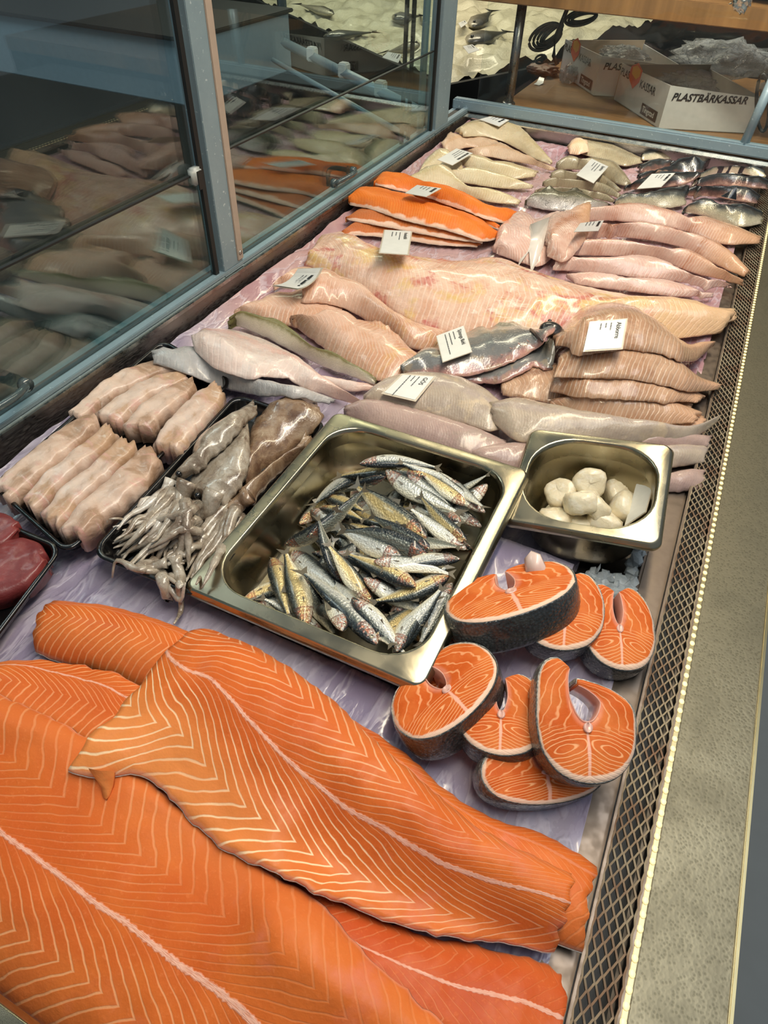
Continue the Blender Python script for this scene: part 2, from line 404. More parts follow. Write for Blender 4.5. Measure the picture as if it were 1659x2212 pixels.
def wood_mat():
    t = T('butcher_block'); u = t.sep(t.obj())
    pl = t.m('FLOOR', u[1] * 18.); s_ = t.noise(t.vec(u[0] * 2., u[1] * 30., pl), 8, 4, .6)
    c = t.ramp(s_, [(.25, lin(96, 66, 38)), (.55, lin(146, 106, 64)), (.8, lin(168, 124, 78))])
    t.bump(s_, .2, .002)
    return t.set(col=c, rough=.4, coat=.15)
M_WOOD = wood_mat()
M_PAPER = plain('white_card', lin(236, 236, 230), .35, coat=.35, coatr=.1)
M_LAM = plain('laminate_border', lin(214, 202, 182), .3, coat=.5)
M_INK = plain('black_ink', lin(34, 34, 36), .5)
M_GREYINK = plain('grey_ink', lin(92, 94, 98), .5)

# ---------------------------------------------------------------- the case and the room behind it
XL = -.711
def structure(o): o['kind'] = 'structure'; return o
structure(box('floor', (-5, -1.5, -.95), (3.5, 7, -.9), M_DARKROOM, bev=0))
structure(box('wall_back', (-5, 6.4, -.9), (3.5, 6.5, 2.4), M_DARKROOM, bev=0))
structure(box('wall_left', (-4.6, -1.5, -.9), (-4.5, 6.4, 2.4), M_DARKROOM, bev=0))
# lower track of the sliding doors, and the steel wall under it
tr = structure(box('trim_1', (XL - .05, -.42, .082), (XL - .002, 2.06, .094), M_ALU, bev=.0015))
box('track_lip', (XL - .014, -.42, .094), (XL, 2.06, .101), M_ALU, tr, .001)
box('track_groove', (XL - .034, -.42, .0935), (XL - .018, 2.06, .0955), M_RUBBER, tr, 0)
prism('steel_edge', [(XL - .002, -.42, .09), (XL + .004, -.42, .09), (XL + .004, -.42, .084), (XL - .002, -.42, .084)], (0, 2.48, 0), M_STEEL, tr)
wl = structure(prism('wall_case_left', [(XL, -.42, .086), (XL + .012, -.42, .0), (XL - .004, -.42, .0), (XL - .004, -.42, .086)], (0, 2.48, 0), M_WALL))
structure(box('wall_case_bottom', (XL - .01, -.42, -.03), (.2, 2.06, -.004), M_WALL, bev=0))
# end wall and its rail
we = structure(box('wall_case_end', (XL - .05, 2.05, -.02), (.2, 2.062, .088), M_WALL, bev=.002))
prism('wall_lip', [(XL, 2.05, .088), (XL, 2.036, .083), (XL, 2.036, .080), (XL, 2.05, .084)], (.89, 0, 0), M_STEEL, we)
structure(box('trim_2', (XL - .05, 2.056, .091), (.22, 2.085, .119), M_ALU, bev=.004))
# posts
def post(name, y0, y1, strip):
    p = structure(box(name, (XL - .03, y0, .09), (XL - .001, y1, 1.0), M_ALU, bev=.001))
    if strip: box('lit_edge_strip', (XL - .006, y1 - .0155, .105), (XL + .001, y1 + .001, 1.0), M_POST_LIT, p, .001)
    box('gasket', (XL - .012, y0 - .017, .1), (XL - .006, y0 - .008, 1.0), M_RUBBER, p, 0)
    if strip: tube('screw', [(XL + .0005, y1 - .008, .118), (XL + .003, y1 - .008, .118)], [.004, .003], M_STEEL, p, 10)
    return p
post('trim_3', .876, .931, True)
post('trim_4', 1.812, 1.90, False)
box('corner_gasket', (XL - .028, 1.9005, .1), (XL - .004, 1.908, 1.0), M_RUBBER, bpy.data.objects['trim_4'], 0)
# sliding door panes: an upper sheet and a lower sheet whose polished top edge shows
for k, (y0, y1) in enumerate(((-.42, .868), (.93, 1.80))):
    w = structure(box(f'window_{k + 1}', (XL - .026, y0, .098), (XL - .020, y1, 1.0), M_GLASS, bev=0))
    lo = box('lower_pane', (XL - .0165, y0, .098), (XL - .0115, y1 - .004, .262 + .012 * k), M_GLASS, w, 0)
    box('pane_edge', (XL - .0168, y0, .262 + .012 * k), (XL - .0112, y1 - .004, .2645 + .012 * k), M_RUBBER, lo, 0)
    if k == 0:
        cl = box('pane_clip', (XL - .018, .842, .25), (XL - .003, .862, .274), plain('clip_plastic', lin(176, 180, 176), .3), w, .003, True)
        box('clip_slot', (XL - .003, .847, .244), (XL - .001, .857, .27), M_RUBBER, cl, 0)
for k, yy in enumerate((1.66, 1.70, 1.765)):
    box('pane_stile', (XL - .034, yy, .1), (XL - .028, yy + (.012 if k < 2 else .03), 1.0), M_ALU if k == 2 else M_RUBBER, bpy.data.objects['window_2'], 0)
M_GRIP = plain('clear_grip_plastic', lin(120, 136, 138), .12, trans=.7)
def grip(label, ctr):
    e = empty('finger_grip', ctr)
    tag(e, label, 'handle')
    pts = [Vector(ctr) + Vector((.006 + .02 * math.sin(PI * t), (t - .5) * .085, .01 * math.sin(PI * t))) for t in np.linspace(0, 1, 12)]
    tube('grip_bar', pts, .005, M_GRIP, e, 8)
    for q in (0, -1): tube('grip_foot', [pts[q] + Vector((-.008, 0, 0)), pts[q] + Vector((.002, 0, 0))], .009, M_GRIP, e, 10)
grip('clear finger grip on the left glass door', tuple(at_x(35, 880, XL - .004) + np.array([.0, -.02, .022])))
grip('clear finger grip low on the far glass door beside the trout', tuple(at_x(740, 382, XL - .01) + np.array([.0, 0, .0])))
structure(box('window_3', (XL + .02, 2.068, .119), (.21, 2.074, .95), M_CLEAR, bev=0))
# the steel ledge on the customers' side, with its vent grille and edge of glowing dots
def ledge_mat():
    t = T('dotted_steel_ledge'); x, y, z = t.sep(t.obj()); d = t.vor(t.obj((1, 1, 0)), 330); n = t.noise(t.obj(), 14, 4, .65); sp = t.noise(t.obj(), 60, 4, .7)
    c = t.mix(t.sm(n, .35, .7), (.22, .195, .13, 1), (.16, .145, .10, 1)); c = t.mix(t.sm(d, .2, .45, .5, 0.), c, (.09, .08, .05, 1))  # golden tint stands for the reflected warm light of the case
    c = t.mix(t.sm(sp, .70, .78) * .35, c, (.8, .76, .66, 1)); t.bump(d, .12, .001)
    return t.set(col=c, rough=t.sm(n, .3, .7, .38, .5), metal=.85)
lg = structure(box('trim_5', (.134, -.42, .038), (.199, 2.06, .05), ledge_mat(), bev=.0012))
box('ledge_rim', (.199, -.42, .03), (.2025, 2.06, .0508), plain('bronze_rim', (.42, .36, .2, 1), .3, 1.), lg, .0008)
structure(box('wall_case_front', (.2028, -.42, -.9), (.9, 2.3, .02), plain('dark_slate_panel', lin(72, 80, 86), .6), bev=0))
structure(box('trim_6', (.066, -.42, .030), (.096, 2.04, .044), M_STRIP, bev=.003))
def vent_grille():
    nb, pitch, half, z = 8, .0041, .0070, .0525
    V, Fc = [], []
    ys = np.arange(-.42, 2.04, half)
    for k in range(nb):
        x0 = .0985 + k * pitch; o = len(V)
        for i, y in enumerate(ys):
            xc = x0 + (.0016 if (i + k) % 2 else -.0016) * (1 if 0 < k < nb - 1 else .4)
            V += [(xc - .0008, y, z), (xc + .0008, y, z + .0006), (xc + .0008, y, z - .0016), (xc - .0008, y, z - .0022)]
        Fc += grid_faces(len(ys), 4, True, o)
    t = T('grille_steel'); n = t.noise(t.obj(), 30, 3)
    m = t.set(col=t.mix(t.sm(n, .4, .7), (.30, .25, .18, 1), (.20, .12, .08, 1)), rough=.4, metal=.75)
    o = put('vent_grille', V, Fc, m, smooth=False)
    tag(o, 'long expanded metal vent grille along the right edge of the case', 'grille')
    for x in (.0968, .1285): box('grille_border', (x - .0012, -.42, z - .004), (x + .0012, 2.04, z + .0004), M_STRIP, o, .0004)
    box('vent_duct', (.0975, -.42, .0), (.1275, 2.04, .02), M_RUBBER, o, 0)
vent_grille()
def glow_dot_strip():
    t = T('warm_dot_glow'); m_on = t.set(col=(.9, .8, .5, 1), emit=(1, .78, .30, 1), emits=.62, rough=.3)  # glowing dots stand for lamp reflections along the edge, not real lamps
    m_ch = plain('dot_channel_brass', (.50, .42, .22, 1), .3, .9)
    o = box('glow_dot_strip', (.1295, -.42, .046), (.1338, 2.04, .0525), m_ch, None, .0006)
    tag(o, 'thin edge strip between grille and ledge, its glowing dots standing for lamp reflections', 'edge strip')
    bm = bmesh.new(); bmesh.ops.create_icosphere(bm, subdivisions=2, radius=.0026)
    for v in bm.verts: v.co.y *= 1.25; v.co.z *= .45
    me = bpy.data.meshes.new('glow_dot'); bm.to_mesh(me); bm.free(); me.materials.append(m_on)
    me.polygons.foreach_set('use_smooth', [True] * len(me.polygons))
    for i in range(232):
        d = obj('glow_dot', me, o, (0, -.42 - o.location.y + .0106 * (i + .5), .0527 - o.location.z))
glow_dot_strip()

# ice under everything, and the sheet of plastic film over it
def crushed_ice():
    t = T('crushed_ice'); n = t.noise(t.obj(), 120, 3)
    m = t.set(col=t.mix(n, lin(150, 160, 166), lin(206, 214, 218)), rough=.12, trans=.35, ior=1.31, sss=.0)
    bm = bmesh.new(); bmesh.ops.create_icosphere(bm, subdivisions=1, radius=1); bv = np.array([v.co[:] for v in bm.verts]); bf = [[v.index for v in f.verts] for f in bm.faces]; bm.free()
    rs = np.random.RandomState(3); V, Fc = [], []
    def add(x, y, z, r):
        q = bv * (r * (1 + .35 * rs.randn(len(bv), 1) * .5)) * (1 + .3 * rs.randn(3)); o = len(V)
        for a in q: V.append((x + a[0], y + a[1], z + a[2]))
        Fc.extend([[i + o for i in f] for f in bf])
    for _ in range(1500):
        y = rs.uniform(.52, .88); x = rs.uniform(.012, .063)
        if x < .066 and abs(y - .652) < .09 and x < .056: continue
        add(x, y, .036 + rs.uniform(-.006, .006), rs.uniform(.004, .0075))
    o = put('crushed_ice', V, Fc, m, smooth=False)
    tag(o, 'grey crushed ice showing beside the small steel pan', 'ice', kind='stuff')
crushed_ice()
PANS = ((-.228, .4715, .236, .298, .008), (-.018, .648, .172, .158, -.003))
def plastic_film():
    xs = np.linspace(-.695, .076, 152); ys = np.linspace(-.42, 2.035, 420)
    X, Y = np.meshgrid(xs, ys, indexing='ij'); Z = film_z(X, Y) - .0055
    Z = Z + .003 * np.abs(vnoise(X * 60 + Y * 22, Y * 30 - X * 8, 21)) * 2 + .0025 * vnoise(X * 40, Y * 40, 22) - .003
    for px, py, w, l, dz in PANS:
        d = np.maximum(np.abs(X - px) - w / 2, np.abs(Y - py) - l / 2)
        Z = np.where(d < 0, np.minimum(Z, dz), Z)
    hole = (X > -.002 + .015 * vnoise(X * 0, Y * 30, 5)) & (Y > .50) & (Y < .90)
    idx = np.arange(X.size).reshape(X.shape); f = []
    for i in range(151):
        for j in range(419):
            if not (hole[i, j] or hole[i + 1, j + 1]): f.append((idx[i, j], idx[i + 1, j], idx[i + 1, j + 1], idx[i, j + 1]))
    o = put('plastic_film', np.c_[X.ravel(), Y.ravel(), Z.ravel()], f, M_FILM)
    tag(o, 'wrinkled lilac plastic film covering the ice under the fish', 'film', kind='stuff')
plastic_film()

# ---------------------------------------------------------------- salmon sides (bottom of the pile first)
M_SKIN_SILVER = skin_mat('salmon_belly_skin', [(0, (70, 78, 80)), (.5, (190, 190, 182)), (1, (226, 220, 208))], rough=.2)
SG = 'salmon sides at the front of the case'
SE = ((0, .5), (.06, .85), (.2, 1), (.6, .9), (.85, .7), (1, .5))
fillet('salmon_fillet', 'salmon side mostly under the topmost one, its far edge running beside the salmon steaks', 'fish fillet',
       [(122, 1290), (260, 1306), (400, 1350), (560, 1430), (720, 1520), (870, 1610), (960, 1692), (1080, 1765), (1180, 1796), (1286, 1860)],
       [(72, 1408), (180, 1450), (320, 1510), (480, 1640), (700, 1760), (900, 1890), (1080, 1970), (1180, 2030), (1246, 2050)],
       salmon_mat('salmon_flesh_under', -.55, .5, .0085, .03, .22, .7, bone=.25), .034, SG, skin=M_SKIN_SILVER, ends=SE, n=70, m=26, p=2.6)
fillet('salmon_fillet', 'half hidden dark salmon side at the bottom edge, between the two largest sides', 'fish fillet',
       [(560, 1880), (680, 1912), (800, 1965), (950, 2020), (1080, 2046), (1180, 2078), (1222, 2102)],
       [(600, 2140), (760, 2230), (880, 2300), (1000, 2360), (1130, 2390), (1170, 2400), (1206, 2400)],
       salmon_mat('salmon_flesh_dark', -.25, .5, .010, .03, .15, .35, base=(196, 84, 40), bone=1.), .028, SG, skin=M_SKIN_SILVER, ends=SE, n=60, m=24, p=2.6)
fillet('salmon_fillet', 'salmon side with close striped tip at the left edge, under the two largest sides', 'fish fillet',
       [(-130, 1490), (-50, 1435), (60, 1410), (180, 1418), (300, 1465), (420, 1560), (560, 1680), (640, 1760)],
       [(-130, 1580), (-40, 1600), (80, 1640), (200, 1690), (320, 1760), (430, 1830), (520, 1880), (600, 1900)],
       salmon_mat('salmon_flesh_left', -.6, .45, .0085, .035, .22), .03, SG, skin=M_SKIN_SILVER, ends=SE, n=60, m=24, p=2.6)
fillet('salmon_fillet', 'large salmon side filling the bottom left corner, running off the frame', 'fish fillet',
       [(-230, 1420), (-100, 1440), (0, 1488), (110, 1535), (220, 1600), (400, 1740), (560, 1860), (700, 1945), (780, 2040), (880, 2130), (960, 2212), (1010, 2270)],
       [(-560, 1640), (-420, 1760), (-300, 1900), (-160, 2050), (-40, 2130), (30, 2180), (120, 2240), (230, 2330), (360, 2440), (520, 2560), (660, 2640), (760, 2690)],
       salmon_mat('salmon_flesh_front', .05, .5, .0135, .085, .2, .75, upper=.5, light=.35), .04, SG, skin=M_SKIN_SILVER, ends=SE, n=90, m=34, p=2.5)
fillet('salmon_fillet', 'broad salmon side lying on top of the others, with bold white chevrons and torn tip', 'fish fillet',
       [(445, 1352), (520, 1375), (600, 1415), (720, 1500), (820, 1592), (930, 1690), (1010, 1760), (1110, 1820), (1190, 1858), (1236, 1882)],
       [(148, 1668), (225, 1682), (310, 1676), (400, 1762), (480, 1832), (600, 1892), (720, 1945), (860, 2000), (1000, 2030), (1100, 2042), (1195, 2060)],
       salmon_mat('salmon_flesh_top', .0, .6, .0155, .11, .21, 1., pale=(253, 222, 180), back=.4, hook=.42, upper=.5, light=.65), .033, SG, skin=M_SKIN_SILVER, ends=SE, n=96, m=36, p=2.5, peak=-.25)

# ---------------------------------------------------------------- steel pans
def rrect(w, l, r, k=9):
    r = min(r, w / 2 - 1e-4, l / 2 - 1e-4); out = []
    for cx, cy, a0 in ((w / 2 - r, l / 2 - r, 0), (-w / 2 + r, l / 2 - r, PI / 2), (-w / 2 + r, -l / 2 + r, PI), (w / 2 - r, -l / 2 + r, 1.5 * PI)):
        for i in range(k): a = a0 + PI / 2 * i / (k - 1); out.append((cx + r * math.cos(a), cy + r * math.sin(a)))
    return out
def frame(o, yaw, tx, ty):
    c, s_ = math.cos(yaw), math.sin(yaw); ex = Vector((c, s_, tx)).normalized(); ey = Vector((-s_, c, ty)); ez = ex.cross(ey).normalized(); ey = ez.cross(ex)
    m = Matrix.Identity(4)
    for i in range(3): m[i][0], m[i][1], m[i][2], m[i][3] = ex[i], ey[i], ez[i], o[i]
    return m
def loft(name, rings, mat, parent, m, cap=True, smooth=True):
    k = len(rings[0]); V = [m @ Vector(q) for r in rings for q in r]; f = grid_faces(len(rings), k, True)
    if cap: f.append(tuple(range((len(rings) - 1) * k, len(rings) * k)))
    return put(name, V, f, mat, parent, smooth=smooth)
def pan(label, org, yaw, tx, ty, w, l, depth, fl, rc, ro):
    m = frame(org, yaw, tx, ty)
    R = lambda dw, r, z: [(x, y, z) for x, y in rrect(w - dw, l - dw, r)]
    base = m @ Vector((0, 0, -depth))
    e = empty('steel_pan', base)
    tag(e, label, 'food pan')
    loft('rim', [R(.004, ro, -.011), R(.001, ro + .001, -.0115), R(0, ro + .001, -.010), R(.0005, ro, -.006), R(.003, ro, -.0045), R(.004, ro, -.003), R(.007, ro, -.0006), R(.010, ro, 0),
                 R(2 * fl - .004, rc + .002, .0004), R(2 * fl - .001, rc + .001, .0006), R(2 * fl + .002, rc, -.0012), R(2 * fl + .004, rc, -.005)], M_PAN, e, m, False)
    loft('basin', [R(2 * fl + .004, rc, -.005), R(2 * fl + .007, rc, -depth * .5), R(2 * fl + .011, rc * .97, -depth * .8), R(2 * fl + .014, rc * .95, -depth + .009), R(2 * fl + .021, rc * .9, -depth + .002), R(2 * fl + .034, rc * .85, -depth)], M_PAN, e, m)
    loft('outer_wall', [R(2 * fl - .002, rc + .001, -.002), R(2 * fl + .002, rc, -.012), R(2 * fl + .010, rc, -depth * .5), R(2 * fl + .024, rc * .9, -depth + .006), R(2 * fl + .04, rc * .8, -depth - .002)], M_PAN, e, m)
    # the height map inside: floor of the basin
    for i in range(330):
        for j in range(720):
            x, y = HX0 + i * HR, HY0 + j * HR
            if abs(x - org[0]) < w * .6 and abs(y - org[1]) < l * .6:
                q = m.inverted() @ Vector((x, y, org[2]))
                if abs(q.x) < w / 2 - fl - .014 and abs(q.y) < l / 2 - fl - .014: HM[i, j] = (m @ Vector((q.x, q.y, -depth)))[2] + .002
                elif abs(q.x) < w / 2 - fl and abs(q.y) < l / 2 - fl: HM[i, j] = max(.02, org[2] - depth + .008)
                elif abs(q.x) < w / 2 and abs(q.y) < l / 2: HM[i, j] = org[2]
    return m
PAN1 = pan('large steel pan heaped with whole sprats', (-.228, .4715, .084), .0024, .0153, .0197, .276, .336, .066, .0185, .045, .012)
PAN2 = pan('small square steel pan holding scallops', (-.0217, .6441, .096), .08, .1557, .1141, .178, .166, .085, .0135, .055, .012)

# ---------------------------------------------------------------- black trays
def tray(label, tl, tr, br, bl, z=.074):
    c = [at(*q, z) for q in (tl, tr, br, bl)]
    o = sum(c) / 4; ex = (c[1] - c[0] + c[2] - c[3]) / 2; ey = (c[0] - c[3] + c[1] - c[2]) / 2
    w, l = np.linalg.norm(ex), np.linalg.norm(ey); ex = ex / w; ey = ey / l
    def R(dw, r, dz): return [o + ex * x + ey * y + np.array([0, 0, dz]) for x, y in rrect(w - dw, l - dw, r, 7)]
    e = empty('black_tray', tuple(o - np.array([0, 0, .022]))); tag(e, label, 'tray')
    I = Matrix.Identity(4)
    loft('tray_rim', [R(.002, .02, -.004), R(0, .02, -.002), R(.001, .02, 0), R(.008, .018, .0005), R(.012, .017, -.001), R(.013, .017, -.003)], M_BLACK, e, I, False)
    loft('tray_well', [R(.013, .017, -.003), R(.022, .016, -.017), R(.03, .014, -.020), R(.05, .012, -.021)], M_BLACK, e, I)
    loft('tray_outer', [R(.010, .018, -.001), R(.02, .016, -.0185), R(.028, .015, -.0225)], M_BLACK, e, I)
    for i in range(330):
        for j in range(720):
            p = np.array([HX0 + i * HR, HY0 + j * HR]) - o[:2]
            a, b = p @ ex[:2], p @ ey[:2]
            if abs(a) < w / 2 - .008 and abs(b) < l / 2 - .008: HM[i, j] = z - .020
            elif abs(a) < w / 2 and abs(b) < l / 2: HM[i, j] = z
tray('black plastic tray at the left holding eight pale swordfish pieces', (352, 716), (505, 838), (152, 1168), (-30, 1075))
tray('black plastic tray of squid half under the large steel pan', (517, 856), (700, 905), (446, 1306), (182, 1184))
tray('black plastic tray with dark red tuna cut off by the left edge', (-160, 1062), (148, 1178), (-110, 1500), (-420, 1330))

# ---------------------------------------------------------------- swordfish, tuna
M_SWORD = white_mat('swordfish_flesh', (216, 194, 180), (202, 172, 152), .05, .03, .0, (232, 214, 202), wid=.4, patch=[((176, 138, 100), 22, .5), ((206, 160, 150), 34, .54), ((226, 216, 206), 40, .6)], pstr=.65, rough=.26, coat=.35)
M_SWORD2 = white_mat('swordfish_flesh_red_band', (214, 190, 174), (196, 164, 142), .05, .03, .0, (232, 214, 202), wid=.4, patch=[((150, 116, 88), 24, .52), ((112, 78, 66), 15, .66), ((206, 156, 146), 34, .58), ((226, 216, 206), 40, .62)], pstr=.7, rough=.26, coat=.35)
SW = 'swordfish pieces in the black tray'
SE2 = ((0, .8), (.06, 1), (.94, 1), (1, .8))
for i, (lab, A, B, mt, hh) in enumerate((
    ('swordfish piece at the back of the tray against the case wall', [(146, 890), (208, 836), (262, 801), (335, 777), (376, 784)], [(172, 900), (235, 850), (300, 818), (350, 800), (388, 797)], M_SWORD2, .018),
    ('swordfish piece with a brown band, second from the case wall', [(206, 894), (262, 852), (312, 820), (365, 805), (396, 800)], [(250, 908), (300, 868), (340, 842), (378, 828), (405, 816)], M_SWORD, .020),
    ('swordfish piece with an orange-tinged cut end, third from the case wall', [(258, 920), (300, 880), (345, 848), (385, 828), (412, 818)], [(318, 922), (345, 895), (378, 870), (400, 852), (420, 832)], M_SWORD2, .022),
    ('swordfish piece closest to the brown squid, nearest the tray corner', [(328, 960), (362, 908), (400, 868), (440, 838), (462, 826)], [(388, 968), (412, 935), (440, 905), (466, 872), (484, 846)], M_SWORD, .024),
    ('swordfish piece at the left edge with a dark red blood band', [(-16, 1046), (60, 978), (115, 938), (160, 908), (192, 893)], [(18, 1074), (70, 1030), (120, 988), (175, 944), (214, 914)], M_SWORD2, .022),
    ('swordfish piece second in the near row, long and narrow', [(48, 1074), (90, 1030), (140, 988), (190, 948), (226, 920)], [(78, 1094), (120, 1048), (165, 1010), (212, 968), (252, 930)], M_SWORD, .022),
    ('swordfish piece third in the near row, rosy in the middle', [(88, 1106), (130, 1056), (180, 1016), (220, 980), (262, 946)], [(124, 1130), (165, 1082), (210, 1040), (252, 1002), (294, 960)], M_SWORD, .024),
    ('swordfish piece at the near edge of its tray with a yellowish rind', [(130, 1140), (175, 1082), (225, 1040), (268, 1000), (312, 962)], [(184, 1146), (222, 1108), (268, 1074), (314, 1034), (350, 986)], M_SWORD2, .025))):
    fillet('swordfish_piece', lab, 'fish piece', A, B, mt, .010, SW, p=5, e=hh, far=.85, near=.92, n=30, m=16, ends=SE2, relax=0, zfix=.0535 + .0006 * (i % 3), rag=.002, lump=.0026)
M_TUNA = white_mat('tuna_flesh', (130, 56, 54), (106, 40, 42), .05, .03, .0, (168, 88, 84), wid=.4, patch=[((92, 26, 32), 20, .55), ((150, 70, 66), 40, .58)], rough=.3, coat=.35)
fillet('tuna_steak', 'dark red tuna steak in front at the left edge', 'fish steak', [(-40, 1196), (16, 1165), (54, 1160), (84, 1172), (98, 1200)], [(-60, 1284), (-14, 1284), (26, 1270), (64, 1250), (98, 1214)], M_TUNA, .008, 'tuna steaks', p=5, e=.018, far=.85, near=.9, n=30, m=16, ends=SE2, relax=0, zfix=.0545)
fillet('tuna_steak', 'dark red tuna steak behind the front one, mostly outside the frame', 'fish steak', [(-110, 1130), (-50, 1105), (0, 1106), (24, 1115), (36, 1130)], [(-120, 1190), (-70, 1186), (-20, 1178), (12, 1168), (36, 1146)], M_TUNA, .008, 'tuna steaks', p=5, e=.018, far=.85, near=.9, n=30, m=16, ends=SE2, relax=0, zfix=.0545)

# ---------------------------------------------------------------- squid
def squid_mat(name, a, b, c3):
    t = T(name); n = t.noise(t.obj((1, 1, 1)), 42, 4, .65, .4); f = t.noise(t.obj(), 210, 3, .6); sp = t.vor(t.obj(), 320)
    c = t.ramp(n, [(.3, lin(*a)), (.5, lin(*b)), (.68, lin(*c3))])
    c = t.mix(t.sm(sp, .1, .3, .5, 0.) * t.sm(n, .4, .6), c, lin(86, 66, 54))
    t.bump(n + f * .4, .5, .003)
    return t.set(col=c, rough=t.sm(f, .3, .7, .14, .3), coat=.7, coatr=.08, sss=.12, sssr=(.01, .007, .005), ssss=.4, spec=.6)
M_SQ1 = squid_mat('squid_skin_grey', (190, 182, 170), (158, 146, 130), (112, 94, 78))
M_SQ2 = squid_mat('squid_skin_brown', (168, 148, 126), (136, 110, 86), (98, 72, 56))
M_SQW = squid_mat('squid_arm_white', (222, 216, 206), (196, 188, 178), (160, 146, 132))
M_EYE = plain('fish_eye_black', lin(14, 14, 14), .08, spec=.8)
M_EYEW = plain('fish_eye_silver', lin(206, 200, 170), .15, .35)
def blob(name, c, r, mat, parent, sz=(1, 1, 1), seg=12):
    V, n, m = [], 9, seg
    for i in range(n):
        a = PI * (i + .02) / (n - .96)
        for k in range(m): b = 2 * PI * k / m; V.append(np.array(c) + r * np.array([math.sin(a) * math.cos(b) * sz[0], math.sin(a) * math.sin(b) * sz[1], math.cos(a) * sz[2]]))
    return put(name, V, [f[::-1] for f in grid_faces(n, m, True)] + [tuple(range(m)), tuple(range((n - 1) * m, n * m))[::-1]], mat, parent)
def drape(px, lift=.003, k=14, smooth=4):
    q = spline(px, k); z = np.full(k, .07)
    for _ in range(4):
        P = at(q[:, 0], q[:, 1], z); z = hget(P) + lift
        for _ in range(smooth): z = np.maximum(z - .004, np.convolve(np.pad(z, 1, mode='edge'), [.25, .5, .25], 'valid'))
    P[:, 2] = z; return P
rs = random.Random(11)
def squid(label, A, B, mat, head, arms, arm_mat, eye=None, fin=None, th=.024, arm_r=.0032):
    o = fillet('squid', label, 'squid', A, B, mat, th, 'squid in the black tray', p=2.0, e=.004, grow=1.35, n=34, m=16, ends=((0, .25), (.15, .7), (.45, 1), (.85, .95), (1, .75)), lump=.002)
    if fin: fillet('fin', None, None, *fin, mat, .004, None, n=20, m=10, e=.001); f = bpy.context.scene.objects[-1]
    if head:
        P = drape(head, .010, 8); tube('head', P, [.013, .0135, .0125, .012, .0118, .0115, .011, .010], mat, o, 12, .7)
        if eye is not None:
            ep = at(*eye, P[3][2] + .010); blob('eye', ep, .0042, M_EYE, o)
    for a in arms:
        P = drape(a, .0035, 16, 3); r = arm_r * np.interp(np.linspace(0, 1, 16), [0, .3, .7, 1], [1.7, 1.35, .8, .25]) * (1 + .12 * np.sin(np.arange(16) * 2.1 + a[0][0]))
        tube('tentacle', P, r, rs.choice((arm_mat, arm_mat, M_SQ1)), o, 8, .75)
        hput(np.stack([P, P + .001], 1), 1)
    return o
def bunch(x0, y0, ends_, k, j=8):
    out = []
    for i in range(k):
        ex_, ey_ = ends_[i % len(ends_)]; f = rs.uniform(.35, .65)
        out.append([(x0 + rs.uniform(-j, j), y0 + rs.uniform(-j, j)), (x0 + (ex_ - x0) * f + rs.uniform(-14, 14), y0 + (ey_ - y0) * f + rs.uniform(-10, 10)), (ex_ + rs.uniform(-6, 6), ey_ + rs.uniform(-6, 6))])
    return out
squid('large brown squid at the back with a pointed fin, under the pan side', [(672, 850), (612, 866), (566, 884), (545, 930), (534, 985), (520, 1028)], [(694, 893), (660, 935), (612, 975), (572, 1005), (545, 1040), (535, 1055)], M_SQ2, None, [], M_SQ1, None, th=.022)
squid('reddish brown squid lying along the side of the large pan', [(664, 926), (626, 948), (584, 978), (540, 1014), (500, 1056)], [(672, 950), (638, 990), (604, 1022), (572, 1054), (540, 1092)], M_SQ2, [(540, 1068), (520, 1085), (496, 1108)],
      [[(500, 1090), (462, 1122), (430, 1160), (408, 1190)], [(520, 1112), (496, 1158), (470, 1204), (446, 1248)], [(508, 1104), (474, 1146), (444, 1186), (416, 1222)], [(498, 1102), (466, 1156), (430, 1208), (400, 1258)], [(505, 1100), (470, 1150), (440, 1200), (412, 1246)], [(512, 1108), (482, 1160), (452, 1212), (424, 1262)], [(495, 1095), (458, 1140), (425, 1190), (402, 1232)], [(488, 1090), (450, 1130), (420, 1172), (398, 1206)], [(500, 1112), (470, 1170), (436, 1222), (408, 1270)], [(515, 1114), (490, 1168), (462, 1220), (436, 1270)]], M_SQ1, None, th=.018, arm_r=.005)
squid('grey squid in the middle with a dark eye and a thick bunch of arms', [(532, 922), (499, 936), (464, 974), (430, 1022), (402, 1062)], [(538, 928), (532, 976), (516, 1030), (494, 1066), (474, 1090)], M_SQ1, [(462, 1050), (440, 1072), (420, 1098)],
      bunch(412, 1105, [(240, 1180), (300, 1222), (262, 1205), (340, 1232), (380, 1215), (322, 1190), (395, 1190), (285, 1165), (355, 1200), (250, 1150), (270, 1225), (310, 1210), (365, 1228)], 34, 20) +
      [[(330, 1190), (300, 1222), (345, 1238), (400, 1222)], [(360, 1215), (300, 1230), (248, 1212), (234, 1228)], [(370, 1235), (350, 1262), (372, 1282), (392, 1270)], [(385, 1225), (391, 1262), (394, 1314), (376, 1347)], [(350, 1240), (356, 1270), (386, 1278), (402, 1262)]], M_SQ1, (427, 1071), th=.022, arm_r=.0042)
